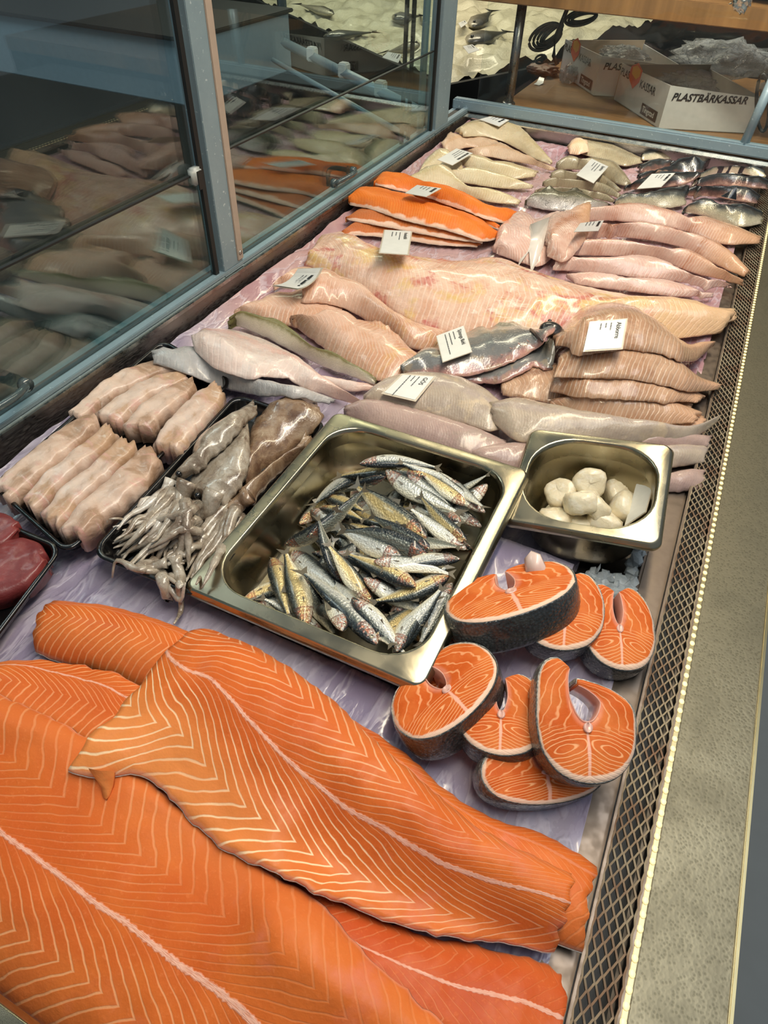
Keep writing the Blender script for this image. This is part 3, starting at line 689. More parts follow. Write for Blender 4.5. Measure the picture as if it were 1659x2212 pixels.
squid('pale grey squid nearest the swordfish with long white arms', [(550, 880), (490, 911), (436, 945), (394, 988), (368, 1017)], [(556, 892), (522, 925), (476, 968), (440, 1004), (422, 1022)], M_SQ1, [(398, 1014), (384, 1030), (372, 1050)],
      [[(392, 1046), (350, 1080), (300, 1104), (236, 1118)], [(382, 1050), (340, 1096), (300, 1130), (262, 1150)], [(372, 1046), (330, 1078), (290, 1100), (250, 1136)], [(396, 1056), (360, 1104), (326, 1140), (300, 1176)], [(388, 1058), (348, 1110), (306, 1150), (272, 1184)], [(368, 1050), (322, 1092), (280, 1130), (246, 1168)], [(400, 1060), (372, 1110), (346, 1150), (330, 1182)], [(378, 1060), (335, 1112), (290, 1162), (252, 1196)]], M_SQW, (386, 1024), th=.02, arm_r=.0045)

# ---------------------------------------------------------------- whole sprats in the large pan
def sprat_mats():
    out = []
    for nm, back, gold in (('sprat_skin_gold', (44, 52, 54), (222, 198, 138)), ('sprat_skin_silver', (50, 60, 66), (216, 218, 212)), ('sprat_skin_dark', (26, 36, 42), (130, 134, 124))):
        t = T(nm); u, v = t.uv(); n = t.noise(t.obj(), 9, 4, .65); f = t.noise(t.obj(), 40, 3, .6); sc = t.vor(t.obj(), 46)
        k = v + (n - .5) * .35
        c = t.ramp(k * .5 + .5, [(.1, lin(236, 230, 206)), (.34, lin(*gold)), (.6, lin(*[int(q * .86) for q in gold])), (.74, lin(112, 118, 112)), (.84, lin(*back)), (1, lin(*[int(q * .8) for q in back]))])
        head = t.sm(u, .15, .23, 1., 0.) * t.sm(f, .38, .62)
        c = t.mix(head * t.sm(v, .4, .9, .9, 0.), c, lin(158, 80, 48))
        gill = t.sm((u - .20).abs(), .0, .022, 1., 0.)
        c = t.mix(gill * .7 * t.sm(v, .3, .8, 1., 0.), c, lin(112, 48, 34))
        c = t.mix(t.sm(f, .62, .74) * .5, c, lin(232, 222, 190))
        t.bump(sc * .6 + f * .7, .3, .012)
        out.append(t.set(col=c, rough=t.sm(f, .3, .7, .16, .36), metal=t.sm(v, -.9, .4, .15, .4), coat=.6, coatr=.07))
    return out
M_SPRAT = sprat_mats()
M_FIN = plain('fin_membrane', lin(120, 112, 96), .3, trans=.25)
def sprat_parts(bend, fat, seed):
    n, m = 26, 16; V, UV = [], []
    xs = [0, .012, .03, .055, .085, .12, .16, .2, .25, .31, .37, .43, .5, .56, .62, .68, .74, .79, .83, .87, .9, .92, .935, .945, .95, .955]
    hh = np.interp(xs, [0, .015, .06, .13, .2, .32, .45, .6, .75, .88, .94, .956], [.008, .02, .042, .062, .076, .086, .086, .072, .048, .024, .019, .018]) * fat
    hz = np.interp(xs, [0, .015, .06, .13, .2, .32, .45, .6, .75, .88, .956], [.006, .014, .03, .042, .047, .05, .048, .038, .026, .013, .006]) * fat
    cy = lambda x: bend * ((x - .42) ** 2 - .04) - .012 * math.exp(-((x - .4) / .2)**2)
    for i, x in enumerate(xs):
        for k in range(m):
            a = 2 * PI * k / m; ca, sa = math.cos(a), math.sin(a)
            belly = 1.12 if ca < 0 else .9
            V.append((x, cy(x) + hh[i] * ca * belly, hz[i] * sa * (1 - .25 * ca * ca) * (1 + .02 * math.sin(7 * x + seed)))); UV.append((x, ca))
    F = grid_faces(n, m, True) + [tuple(range(m)), tuple(range((n - 1) * m, n * m))[::-1]]
    body = (V, F, np.array(UV))
    x0, y0 = .95, cy(.95); tl = []
    for s_ in (1, -1):
        tl += [(x0 - .01, y0, .004 * s_), (x0 - .005, y0 + .018, .003 * s_), (x0 + .05, y0 + .05, .0015 * s_), (x0 + .105, y0 + .085, .0008 * s_), (x0 + .08, y0 + .035, .001 * s_), (x0 + .06, y0 + .003, .0012 * s_),
               (x0 + .08, y0 - .03, .001 * s_), (x0 + .10, y0 - .08, .0008 * s_), (x0 + .05, y0 - .048, .0015 * s_), (x0 - .005, y0 - .018, .003 * s_)]
    tf = [tuple(range(10)), tuple(range(10, 20))[::-1]] + [(i, (i + 1) % 10, 10 + (i + 1) % 10, 10 + i) for i in range(10)]
    yd = lambda x: cy(x) + .9 * np.interp(x, xs, hh) - .006
    df = [(q, yd(q) + d, z) for z in (.002, -.002) for q, d in ((.46, 0), (.485, .05), (.53, .03), (.575, 0))]
    dF = [(0, 1, 2, 3), (7, 6, 5, 4), (0, 4, 5, 1), (1, 5, 6, 2), (2, 6, 7, 3)]
    eyes = [(.062, cy(.062) + .010, .8 * float(np.interp(.062, xs, hz)) * s_) for s_ in (1, -1)]
    pf = []
    for s_ in (1, -1):
        zz = float(np.interp(.24, xs, hz)) * .92
        pf.append([(.225, cy(.225) - .03, s_ * zz), (.3, cy(.3) - .052, s_ * (zz + .006)), (.325, cy(.3) - .04, s_ * (zz + .006)), (.31, cy(.3) - .026, s_ * (zz + .004))])
    return body, (tl, tf), (df, dF), eyes, pf
PROTO = []
for bi, (bd, ft) in enumerate(((0., 1.45), (.28, 1.36), (-.28, 1.5), (.12, 1.25))):
    PROTO.append(sprat_parts(bd, ft, bi))
def disc_mesh(name, r, h, mat, k=10):
    V = [(0, 0, h)] + [(r * .7 * math.cos(2 * PI * i / k), r * .7 * math.sin(2 * PI * i / k), h * .8) for i in range(k)] + [(r * math.cos(2 * PI * i / k), r * math.sin(2 * PI * i / k), -h * .6) for i in range(k)]
    F = [(0, 1 + i, 1 + (i + 1) % k) for i in range(k)] + [(1 + i, 1 + k + i, 1 + k + (i + 1) % k, 1 + (i + 1) % k) for i in range(k)]
    return mesh_of(name, V, F, mat)
ME_EYE = disc_mesh('eye', .0195, .010, M_EYEW); ME_PUP = disc_mesh('pupil', .0105, .005, M_EYE)
SM = {}
for bi, (body, tl, df, eyes, pf) in enumerate(PROTO):
    for mi in range(3): SM[bi, mi] = mesh_of('sprat', body[0], body[1], M_SPRAT[mi], uv=body[2])
    SM[bi, 't'] = mesh_of('tail_fin', tl[0], tl[1], M_FIN, smooth=False); SM[bi, 'd'] = mesh_of('dorsal_fin', df[0], df[1], M_FIN, smooth=False)
    SM[bi, 'p'] = [mesh_of('pectoral_fin', q, [(0, 1, 2, 3)], M_FIN) for q in pf]
def pose(m3, o): m = Matrix.Identity(4); [m.__setitem__(i, (m3[0][i], m3[1][i], m3[2][i], o[i])) for i in range(3)]; return m
def sprat(hx, hy, tx, ty, roll=0, bi=0, mi=1, sink=.35, label=None, zmax=None, full=None):
    zh = zt = .05
    for _ in range(5):
        a = at(hx, hy, zh); b = at(tx, ty, zt); L = np.linalg.norm(b - a) / 1.03
        if full and L < full: L = full; b = a + (b - a) / np.linalg.norm(b - a) * full * 1.03
        s_ = np.linspace(.05, .95, 12)[:, None]; d = (b - a)[:2]; nrm = np.array([-d[1], d[0]]) / np.linalg.norm(d)
        hs = np.array([[hget(np.r_[a[:2] + d * float(q) + nrm * L * .05 * w_, 0]) for w_ in (-1, 0, 1)] for q in s_]).mean(1)
        tilt = abs(math.cos(math.radians(roll))); hz = L * (.045 * tilt + .075 * (1 - tilt))
        A_ = np.c_[1 - s_, s_]; co = np.linalg.lstsq(A_, hs, rcond=None)[0]
        up = (hs - A_ @ co).max() * (1 - sink)
        zh, zt = co[0] + up + hz * .85, co[1] + up + hz * .75
        zh, zt = np.clip([zh, zt], None, .078 if zmax is None else zmax)
    a = at(hx, hy, zh); b = at(tx, ty, zt)
    if full and np.linalg.norm(b - a) < full: b = a + (b - a) / np.linalg.norm(b - a) * full * 1.03
    inv = PAN1.inverted(); rot = PAN1.to_3x3(); qa, qb = inv @ Vector(a), inv @ Vector(b)
    lx, ly = (.108, .138) if min(qa.z, qb.z) > -.04 else (.101, .131)
    dx = max(0, -lx - min(qa.x, qb.x)) - max(0, max(qa.x, qb.x) - lx); dy = max(0, -ly - min(qa.y, qb.y)) - max(0, max(qa.y, qb.y) - ly)
    sh_ = np.array(rot @ Vector((dx, dy, 0))); a = a + sh_; b = b + sh_
    ex = Vector(b - a).normalized(); ez = Vector((0, 0, 1)); ey = ez.cross(ex).normalized(); ez = ex.cross(ey)
    r = math.radians(roll); ey, ez = ey * math.cos(r) + ez * math.sin(r), ez * math.cos(r) - ey * math.sin(r)
    L = (b - a).dot(np.array(ex)) / 1.03
    o = obj('sprat', SM[bi, mi]); m = pose((ex * L, ey * L, ez * L), a); o.matrix_world = m
    tag(o, label or 'whole silver sprat deep in the heap of the large steel pan', 'fish', 'sprats in the large steel pan')
    obj('tail_fin', SM[bi, 't'], o); obj('dorsal_fin', SM[bi, 'd'], o)
    side = 0 if ez.z > 0 else 1
    obj('pectoral_fin', SM[bi, 'p'][side], o)
    for k, e in enumerate(PROTO[bi][3]):
        if k != side: continue
        q = obj('eye', ME_EYE, o, e); q.rotation_euler = (0 if k == 0 else PI, 0, 0)
        p_ = obj('pupil', ME_PUP, q, (0, 0, .0075))
    hz = L * .045
    s_ = np.linspace(0.03, .93, 40); w_ = np.linspace(-1, 1, 7); prof = np.interp(s_, [0, .1, .35, .6, .93], [.35, .8, 1, .8, .3])
    P = np.zeros((40, 7, 3)); d = b - a; nrm = np.array([-d[1], d[0], 0]) / (np.linalg.norm(d[:2]) + 1e-9)
    wd = L * (.075 * abs(math.cos(r)) + .045 * abs(math.sin(r))); tk = L * (.045 * abs(math.cos(r)) + .075 * abs(math.sin(r)))
    P += a + d * s_[:, None, None] + nrm * (w_[None, :, None] * (wd * prof)[:, None, None])
    P[..., 2] += tk * prof[:, None] * np.sqrt(np.clip(1 - (w_[None] * .98)**2, 0, 1)) * .85
    hput(P, 3)
    return o
GL = 'whole silver sprat deep in the heap of the large steel pan'
r2 = random.Random(5)
cx0 = np.array([-.228, .4715])
for i in range(26):                                   # the bottom layer, seen only in the gaps
    x = cx0[0] + r2.uniform(-.062, .062); y = cx0[1] + r2.uniform(-.088, .085); a = r2.uniform(0, 2 * PI)
    h = np.array([x + .042 * math.cos(a), y + .042 * math.sin(a), .035]); t_ = np.array([x - .042 * math.cos(a), y - .042 * math.sin(a), .035])
    f = lambda q: (829.5 + F_PX * ((q - C0) @ CR) / ((q - C0) @ CF), 1106 - F_PX * ((q - C0) @ CU) / ((q - C0) @ CF))
    sprat(*f(h), *f(t_), roll=r2.choice((0, 180, 35, 150)), bi=r2.randrange(4), mi=r2.choice((1, 2, 2)), sink=.6, zmax=.05)
for i in range(26):
    x = cx0[0] + (r2.uniform(-.045, .07) if i < 16 else r2.uniform(.0, .085)); y = cx0[1] + r2.uniform(-.1, .08); a = r2.uniform(0, 2 * PI)
    h = np.array([x + .045 * math.cos(a), y + .045 * math.sin(a), .045]); t_ = np.array([x - .045 * math.cos(a), y - .045 * math.sin(a), .045])
    sprat(*f(h), *f(t_), roll=r2.choice((0, 180, 20, 165)), bi=r2.randrange(4), mi=r2.choice((0, 1, 1)), sink=.6, zmax=.058)
DIR = 'sprat '
# head, tail, roll, bend, skin, what singles it out
for q in (
    (640, 1130, 694, 1072, 20, 3, 0, 'reddish, at the pan wall under the long grey curved one'),
    (655, 1095, 700, 1128, 200, 0, 1, None), (945, 1085, 1030, 1040, 0, 3, 1, 'behind the two fish heads in the far right corner'),
    (1035, 1058, 1068, 1086, 0, 3, 1, 'small tail end in the far right corner'), (1052, 1046, 1020, 1072, 180, 0, 1, None),
    (790, 982, 962, 986, 180, 1, 1, 'lying farthest back against the far wall of the pan'),
    (886, 1086, 990, 1130, 10, 0, 1, None), (995, 1128, 900, 1090, 0, 0, 2, None), (1040, 1140, 985, 1098, 165, 3, 1, 'short, with its eye by the right wall of the pan'),
    (1000, 1170, 935, 1110, 160, 0, 0, None), (960, 1195, 1026, 1206, 0, 0, 2, None), (1010, 1212, 952, 1218, 0, 3, 1, None),
    (515, 1298, 592, 1270, 190, 3, 0, 'orange tinged, lowest in the left corner of the pan'), (540, 1316, 600, 1300, 10, 0, 1, None),
    (668, 1318, 600, 1215, 30, 0, 2, None), (640, 1240, 712, 1352, 0, 0, 2, 'dark, half hidden between the gold ones on the left'),
    (705, 1378, 640, 1335, 0, 3, 1, None), (660, 1350, 720, 1392, 180, 0, 1, 'pale, showing its belly by the near wall of the pan'),
    (905, 1248, 930, 1316, 30, 3, 1, None), (870, 1350, 940, 1285, 200, 0, 1, None), (985, 1262, 945, 1340, 0, 0, 1, None),
    (745, 1355, 812, 1420, 0, 0, 2, 'dark, by the near wall under the long grey one'), (785, 1330, 850, 1400, 180, 0, 1, None),
    (800, 1405, 845, 1350, 30, 3, 2, None), (790, 1250, 900, 1310, 0, 0, 1, 'broad silver flank under the gold head in the middle'),
    (795, 1310, 852, 1372, 60, 3, 2, 'blue backed, in the middle of the near half'),
    (1000, 1060, 900, 1015, 0, 0, 1, None), (780, 1085, 876, 1138, 0, 2, 1, None), (735, 1108, 846, 1138, 180, 0, 0, 'cream coloured, under the crossing dark back'),
    (703, 1074, 780, 1102, 180, 0, 0, 'gold, with its red snout pointing at the left wall'), (692, 1096, 768, 1116, 180, 3, 0, 'second gold one with its snout at the left wall'),
    (786, 1018, 660, 1090, 20, 1, 1, 'long, grey and curved along the far left wall'),
    (896, 1016, 702, 1010, 0, 1, 0, 'long, yellowish, across the far end of the pan'),
    (832, 1030, 726, 1062, 55, 0, 2, 'dark backed, under the two fish with red heads'),
    (1012, 1092, 904, 1014, 180, 0, 0, 'gold, second from the far right corner'),
    (1046, 1108, 936, 1016, 180, 3, 1, 'long, silver and gold, pointing into the far right corner'),
    (882, 1026, 990, 1112, 20, 0, 1, 'red headed with a dark speckled back, at the far end'),
    (832, 1018, 994, 1116, 15, 3, 1, 'red headed and slender, beside the speckled one at the far end'),
    (1006, 1170, 936, 1104, 140, 3, 0, 'slim, striped black and gold, near the right wall'),
    (1022, 1192, 905, 1106, 180, 0, 1, 'large, with a clear eye and red cheek at the right wall'),
    (605, 1176, 702, 1116, 60, 1, 2, 'dark back, its tip reaching the left wall'), (664, 1162, 794, 1058, 65, 3, 2, 'long dark back lying crosswise over the others'),
    (922, 1164, 764, 1044, 150, 0, 0, 'large, gold sided with a dark blue back, in the middle'),
    (935, 1190, 830, 1130, 120, 0, 2, 'dark, with red gills beside the big gold one'),
    (930, 1198, 736, 1130, 125, 2, 2, 'blue black back turned up in the middle of the pan'),
    (868, 1204, 724, 1138, 160, 0, 1, 'bright silver, with an open eye in the middle'),
    (740, 1268, 698, 1168, 30, 2, 2, 'stout grey back pointing at the near wall'),
    (898, 1268, 744, 1194, 0, 0, 0, 'gold with a dark eye, in the middle of the near half'),
    (806, 1304, 744, 1222, 180, 0, 0, 'gold brown, head down beside the round white eye'),
    (826, 1214, 1000, 1238, 0, 2, 1, 'largest, pale, with a wide ringed eye, reaching the right wall'),
    (988, 1256, 832, 1314, 0, 2, 0, 'thin, yellow and curved, at the right wall'),
    (632, 1192, 742, 1284, 15, 0, 1, 'stout, red gilled, silver flank, in the left half'),
    (580, 1206, 616, 1338, 180, 0, 0, 'gold with a red gill, leftmost of the upright pair'), (660, 1356, 614, 1186, 0, 0, 0, 'gold with its red head at the near wall, right of the upright pair'),
    (782, 1324, 740, 1276, 180, 0, 1, 'only its head out, with a round white eye'),
    (730, 1392, 690, 1280, 190, 2, 1, 'grey, belly side up by the near wall'),
    (814, 1396, 652, 1232, 20, 3, 1, 'long grey one running down to the near wall'),
    (786, 1418, 882, 1346, 20, 0, 0, 'yellow brown, in the near right corner'), (838, 1430, 926, 1304, 170, 1, 1, 'grey with a stripe, second in the near right corner'),
    (876, 1424, 954, 1316, 180, 0, 1, 'whitest, against the right wall in the near corner')):
    sprat(*q[:4], roll=q[4], bi=q[5], mi=q[6], sink=.45, label=(DIR + q[7]) if q[7] else None, full=.086)

# ---------------------------------------------------------------- scallops
M_SCAL = white_mat('scallop_flesh', (232, 222, 196), (220, 204, 170), .02, .0, .0, patch=[((238, 232, 216), 60, .5)], rough=.22, coat=.5)
def scallop(label, px, py, z, r, tilt, h=.022, square=False):
    r *= 1.28; h *= 1.22; c = at(px, py, z + .002); V, n, m = [], 9, 20; seed = int(px)
    R = Matrix.Rotation(tilt[0], 3, 'X') @ Matrix.Rotation(tilt[1], 3, 'Y')
    for i, (rr, zz) in enumerate(((.02, .5), (.55, .5), (.84, .46), (.97, .30), (1.0, .05), (.98, -.2), (.94, -.38), (.8, -.48), (.02, -.5))):
        for k in range(m):
            a = 2 * PI * k / m; q = 1 + .06 * math.sin(3 * a + seed) + .04 * math.sin(5 * a + seed * 2) + (.12 * abs(math.sin(2 * a)) if square else 0)
            V.append(np.array(R @ Vector((rr * r * q * math.cos(a), rr * r * q * math.sin(a), zz * h * (1 + .05 * math.sin(2 * a + seed)) + .0006 * math.sin(9 * a + i))) ) + c)
    o = put('scallop', V, [f[::-1] for f in grid_faces(n, m, True)] + [tuple(range(m)), tuple(range((n - 1) * m, n * m))[::-1]], M_SCAL, None, uv=np.array([[.01 * i, k / m] for i in range(n) for k in range(m)]))
    return tag(o, label, 'scallop', 'scallops in the small steel pan')
for q in (('scallop at the left wall of the small pan', 1212, 1068, .036, .0165, (.5, -.35)), ('scallop behind, next to the label in the small pan', 1338, 1066, .036, .016, (.3, .2)),
          ('scallop low in the left front, wide and yellowish', 1200, 1126, .03, .0175, (-.35, -.2)), ('scallop at the front wall of the small pan, smallest in view', 1252, 1136, .028, .013, (-.2, 0)),
          ('scallop beside the label in the small pan', 1352, 1096, .042, .0155, (.1, .5)), ('scallop in front right with a broad flat face', 1304, 1128, .036, .0175, (-.5, .25)),
          ('topmost scallop of the heap, tall and white', 1274, 1044, .055, .0165, (.9, .1)), ('scallop in the middle of the heap, squarish, with a split face', 1256, 1086, .055, .0165, (-.6, -.4), .022, True),
          ('scallop with a torn bright edge right of the middle one', 1290, 1100, .052, .011, (-.7, .5), .02, True)):
    scallop(*q)

# ---------------------------------------------------------------- salmon steaks
def steak_mat():
    t = T('salmon_steak_flesh'); u, v = t.uv(); ex = t.uv('span')[1]
    ax = u.abs(); n = t.noise(t.vec(u, v), 34, 2) - .5; f = t.noise(t.obj(), 300, 3, .6)
    a = (ax - .027) * .42; b = v + .036 + (ax - .027) * .35          # dorsal muscle: long flat rings
    r = t.m('SQRT', a * a + b * b)
    l1 = t.sm(((r / .0052 + n * 1.7).fract() - .5).abs() * 2., .66, .92) * t.sm(v, -.004, -.014) * t.sm(r, .002, .005)
    l2 = t.sm(((ex * 3.6 + v * 30. + n * 2.2).fract() - .5).abs() * 2., .74, .95) * t.sm(v, -.018, -.004) * .75
    c = t.mix(t.sm(t.noise(t.obj(), 30, 3), .35, .65), lin(200, 92, 36), lin(214, 116, 56))
    c = t.mix(t.sm(f, .55, .75) * .2, c, lin(236, 140, 84))
    c = t.mix(t.sm(ax * .7 + (v - .008).abs() * .5, .010, .006) * .6, c, lin(160, 58, 26))
    c = t.mix(t.m('MAXIMUM', l1, l2) * .85, c, lin(242, 178, 128))
    c = t.mix(t.sm(ax + n * .004, .0008, .0024, 1., 0.) * t.sm(v, -.002, -.008) * .85, c, lin(240, 186, 166))
    c = t.mix(t.sm(ex + n * .08 + t.sm(v, -.035, -.07) * .06 + (t.noise(t.obj(), 160, 2) - .5) * .06, .925, .965) * .9, c, lin(240, 210, 188))
    c = t.mix(t.sm(ex, .16, .02) * .6, c, lin(232, 164, 140))
    t.bump(f * .4 - l1 * .3 + t.noise(t.obj(), 90, 3), .35, .002)
    return t.set(col=c, rough=t.sm(f, .3, .7, .42, .6), sss=.05, sssr=(.01, .003, .001), ssss=.4, coat=.0, spec=.10)
M_STEAK = steak_mat()
def steak_skin():
    t = T('salmon_scaly_skin'); u, v = t.uv(); vo = t.vor(t.obj(), 330); vd = t.vor(t.obj(), 330, out=1); big = t.noise(t.obj(), 26, 3); sp = t.noise(t.obj(), 210, 2)
    k = u + (big - .5) * .25                       # u: 0 at the back, 1 at the belly
    c = t.ramp(k, [(.1, lin(52, 56, 58)), (.4, lin(96, 100, 100)), (.65, lin(158, 160, 154)), (1, lin(206, 204, 194))])
    c = t.mix(t.sm(vo, .3, .65) * .5, c, lin(22, 24, 26)); c = t.mix(t.sm(sp, .66, .72) * t.sm(k, .95, .5), c, lin(12, 14, 16))
    t.bump(vo * -1., .6, .0014)
    return t.set(col=c, rough=t.sm(sp, .3, .7, .18, .38), metal=.15, coat=.6, coatr=.1)
M_STSKIN = steak_skin()
M_BONE = plain('salmon_backbone', lin(226, 176, 162), .3, coat=.4)
M_MEMB = plain('belly_membrane', lin(226, 168, 150), .25, coat=.5)
OUT = [(-.011, .066), (-.020, .075), (-.033, .072), (-.046, .056), (-.056, .026), (-.058, -.008), (-.051, -.042), (-.033, -.066), (-.012, -.075), (.012, -.075), (.033, -.066), (.051, -.042), (.058, -.008), (.056, .026), (.046, .056), (.033, .072), (.020, .075), (.011, .066)]
INN = [(-.008, .062), (-.010, .058), (-.0125, .050), (-.0145, .040), (-.0155, .030), (-.0135, .018), (-.0095, .008), (-.005, .002), (-.0015, .0005), (.0015, .0005), (.005, .002), (.0095, .008), (.0135, .018), (.0155, .030), (.0145, .040), (.0125, .050), (.010, .058), (.008, .062)]
def steak(label, D, Fp, Rp, th=.026, flap=1., open_=.5, curl=0.):
    d, f, r = [at(*q) for q in (D, Fp, Rp)]
    o = (d + f) / 2; ey = (f - d) / .15; ex = (r - o) / .058; ez = np.cross(ex, ey); ez /= np.linalg.norm(ez)
    if ez[2] < 0: ez = -ez
    n, m = 56, 11
    def bend(x, y, k=1.):
        if curl and y > .02:
            q = (y - .02) / .055
            return (x * k - curl * .030 * q * q, .02 + (y - .02) * (1 - .35 * curl)) if x > 0 else (x * k - .012 * q * curl, .02 + (y - .02) * (1 + .18 * curl))
        return x * k, .02 + (y - .02) * flap if y > .02 else y
    ou = spline([bend(x, y) for x, y in OUT], n); inn = spline([bend(x, y, open_) for x, y in INN], n)
    rr = np.linspace(0, 1, m); G = inn[:, None] * (1 - rr[None, :, None]) + ou[:, None] * rr[None, :, None]
    seed = int(D[0]); bulge = .0016 * np.sin(rr * PI)[None] + .0016 * vnoise(G[..., 0] * 60 + seed, G[..., 1] * 60, seed) - .0016 * (rr[None]**8)
    W = lambda q, z: o + ex * q[..., 0:1] + ey * q[..., 1:2] + ez * np.asarray(z)[..., None]
    P = W(G, bulge); Q = W(G, np.full((n, m), -th))
    V = np.vstack([P.reshape(-1, 3), Q.reshape(-1, 3)]); N = n * m; idx = np.arange(N).reshape(n, m)
    ring = np.r_[idx[:, 0], idx[-1, 1:], idx[-2::-1, -1], idx[0, -2:0:-1]]; k = len(ring)
    F = grid_faces(n, m) + [q[::-1] for q in grid_faces(n, m, off=N)] + [(ring[i], ring[i] + N, ring[(i + 1) % k] + N, ring[(i + 1) % k]) for i in range(k)]
    uv = {'UVMap': np.tile(G.reshape(-1, 2), (2, 1)), 'span': np.tile(np.c_[np.zeros(N), np.tile(rr, n)], (2, 1))}
    b = put('salmon_steak', V, F, M_STEAK, uv=uv); tag(b, label, 'fish steak', 'salmon steaks by the small pan')
    # skin round the outside
    s_ = np.linspace(0, 1, n); grow = ou * 1.012
    zz = [-.0012, -.003, -th * .35, -th * .7, -th + .002, -th - .0006]; bul = [0, .0006, .0016, .0016, .0006, -.0004]
    nr = ou / (np.linalg.norm(ou, axis=1)[:, None] + 1e-9)
    K = np.stack([W(ou + nr * (.0007 + bb), np.full(n, z)) for z, bb in zip(zz, bul)] + [W(ou + nr * -.0006, np.full(n, z)) for z in zz[::-1]], 1)
    kk = K.shape[1]; fs = grid_faces(n, kk, True)
    put('skin', K.reshape(-1, 3), fs, M_STSKIN, b, uv=np.c_[np.repeat(np.abs(s_ - .5) * 2, kk), np.tile(np.linspace(0, 1, kk), n)])
    # membrane of the belly cavity and the backbone
    K = np.stack([W(inn * .985, np.full(n, z)) for z in (.0004, -th * .5, -th)] + [W(inn + (ou - inn) * .02, np.full(n, z)) for z in (-th, .0012)], 1)
    put('belly_membrane', K.reshape(-1, 3), grid_faces(n, 5, True), M_MEMB, b)
    t_ = np.linspace(0, 2 * PI, 14, endpoint=False); ring0 = np.c_[.0052 * np.cos(t_), -.008 + .0065 * np.sin(t_)]
    K = np.stack([W(ring0 * 0 + [0, -.008], np.full(14, .0018)), W(ring0 * [.4, 1] + [0, -.0] - [0, 0], np.full(14, .0022)), W(ring0, np.full(14, .0028)), W(ring0 * 1.04 + [0, .0003], np.full(14, .0004))])
    put('backbone', K.reshape(-1, 3), grid_faces(4, 14, True), M_BONE, b)
    return b
steak('salmon steak half under the edge of the large pan, in shade', (930, 1520, .05), (985, 1375, .062), (1010, 1470, .05))
steak('lowest salmon steak, mostly covered, next to the salmon sides', (1190, 1735, .066), (1170, 1590, .075), (1310, 1650, .062))
steak('salmon steak at the far right against the grille', (1345, 1445, .070), (1330, 1262, .082), (1415, 1360, .072), flap=.95)
steak('salmon steak behind the topmost far one, its round top showing', (1218, 1402, .085), (1222, 1236, .095), (1306, 1318, .088))
M_MEMB2 = plain('pale_fin', lin(232, 206, 196), .3, coat=.4)
steak_last = steak('topmost far salmon steak with its dark scaly side turned to the front', (1128, 1322, .118), (1078, 1232, .085), (1236, 1232, .112), th=.038)
k1 = steak_last
q_ = [at(x, y, z) for x, y, z in ((1132, 1208, .10), (1146, 1192, .112), (1166, 1200, .112), (1178, 1226, .106), (1170, 1256, .098), (1150, 1262, .096), (1136, 1240, .098))]
put('belly_fin', q_ + [p - np.array([0, -.003, .001]) for p in q_], [tuple(range(7)), tuple(range(7, 14))[::-1]] + [(i, (i + 1) % 7, 7 + (i + 1) % 7, 7 + i) for i in range(7)], M_MEMB2, k1)
steak('salmon steak left of the group with a grey scaly side along it', (1014, 1540, .100), (912, 1436, .078), (1054, 1404, .098), th=.034)
steak('salmon steak in the middle, partly under the big upright one', (1080, 1628, .088), (1085, 1452, .085), (1178, 1545, .09))
steak('large salmon steak on top in front with an open belly cavity', (1275, 1690, .100), (1262, 1438, .128), (1374, 1565, .112), th=.028, open_=1.1, curl=1.)

# ---------------------------------------------------------------- white fish on the far half (laid down from the far end towards the camera, lowest first)
M_HAKE = white_mat('wolffish_flesh', (224, 190, 168), (210, 164, 138), .010, .022, .26, (244, 230, 216), lat=-.15, apex=.55, patch=[((216, 180, 112), 11, .50), ((186, 86, 82), 13, .555), ((236, 216, 200), 22, .57)], pstr=.8, coat=.6, tail=(220, 182, 142))
M_TUSK = white_mat('tusk_flesh', (218, 180, 158), (202, 152, 122), .008, .02, .34, (240, 222, 202), lat=-.1, apex=.5, patch=[((206, 160, 104), 20, .58), ((200, 120, 104), 26, .66)], coat=.65)
M_COD = white_mat('cod_flesh', (212, 178, 162), (196, 150, 132), .006, .012, .38, (242, 228, 214), lat=-.2, apex=.5, patch=[((176, 118, 90), 24, .56)], mid=(176, 118, 88), coat=.6, tail=(206, 160, 124))
M_COD2 = white_mat('cod_flesh_pale', (216, 182, 170), (206, 164, 148), .007, .012, .4, (240, 226, 214), lat=.2, apex=.5, patch=[((222, 190, 176), 24, .6)], coat=.6)
M_PERCH = white_mat('perch_flesh', (198, 162, 134), (174, 132, 102), .007, .010, .4, (232, 214, 196), lat=.0, apex=.5, patch=[((150, 112, 92), 18, .6), ((198, 122, 96), 22, .66)], mid=(150, 114, 92), coat=.8, rough=.14, tail=(206, 164, 132))
M_ZANDER = white_mat('zander_skin_side', (186, 170, 152), (164, 148, 134), .004, .006, .1, (206, 196, 184), patch=[((198, 178, 150), 26, .56)], mid=(168, 152, 144), coat=.5)
M_ZANDER2 = white_mat('zander_skin_pink', (182, 156, 146), (166, 140, 134), .004, .006, .1, (202, 182, 172), patch=[((166, 148, 136), 26, .56)], coat=.5)
M_WHITE = white_mat('haddock_white_side', (222, 206, 198), (212, 188, 178), .01, .01, .2, (234, 222, 214), lat=-.2, patch=[((222, 160, 146), 15, .62)], mid=(216, 176, 164), coat=.4, tail=(224, 186, 170))
M_GREYF = white_mat('haddock_grey_side', (188, 184, 182), (166, 164, 164), .01, .01, .2, (206, 204, 202), coat=.4)
M_FLAT = white_mat('flatfish_pale_flesh', (216, 200, 168), (200, 180, 142), .006, .008, .25, (232, 220, 192), mid=(196, 176, 132), coat=.5)
M_FLAT2 = white_mat('flatfish_pink_flesh', (222, 192, 164), (206, 170, 138), .005, .012, .55, (240, 218, 190), mid=(214, 172, 132), coat=.5)
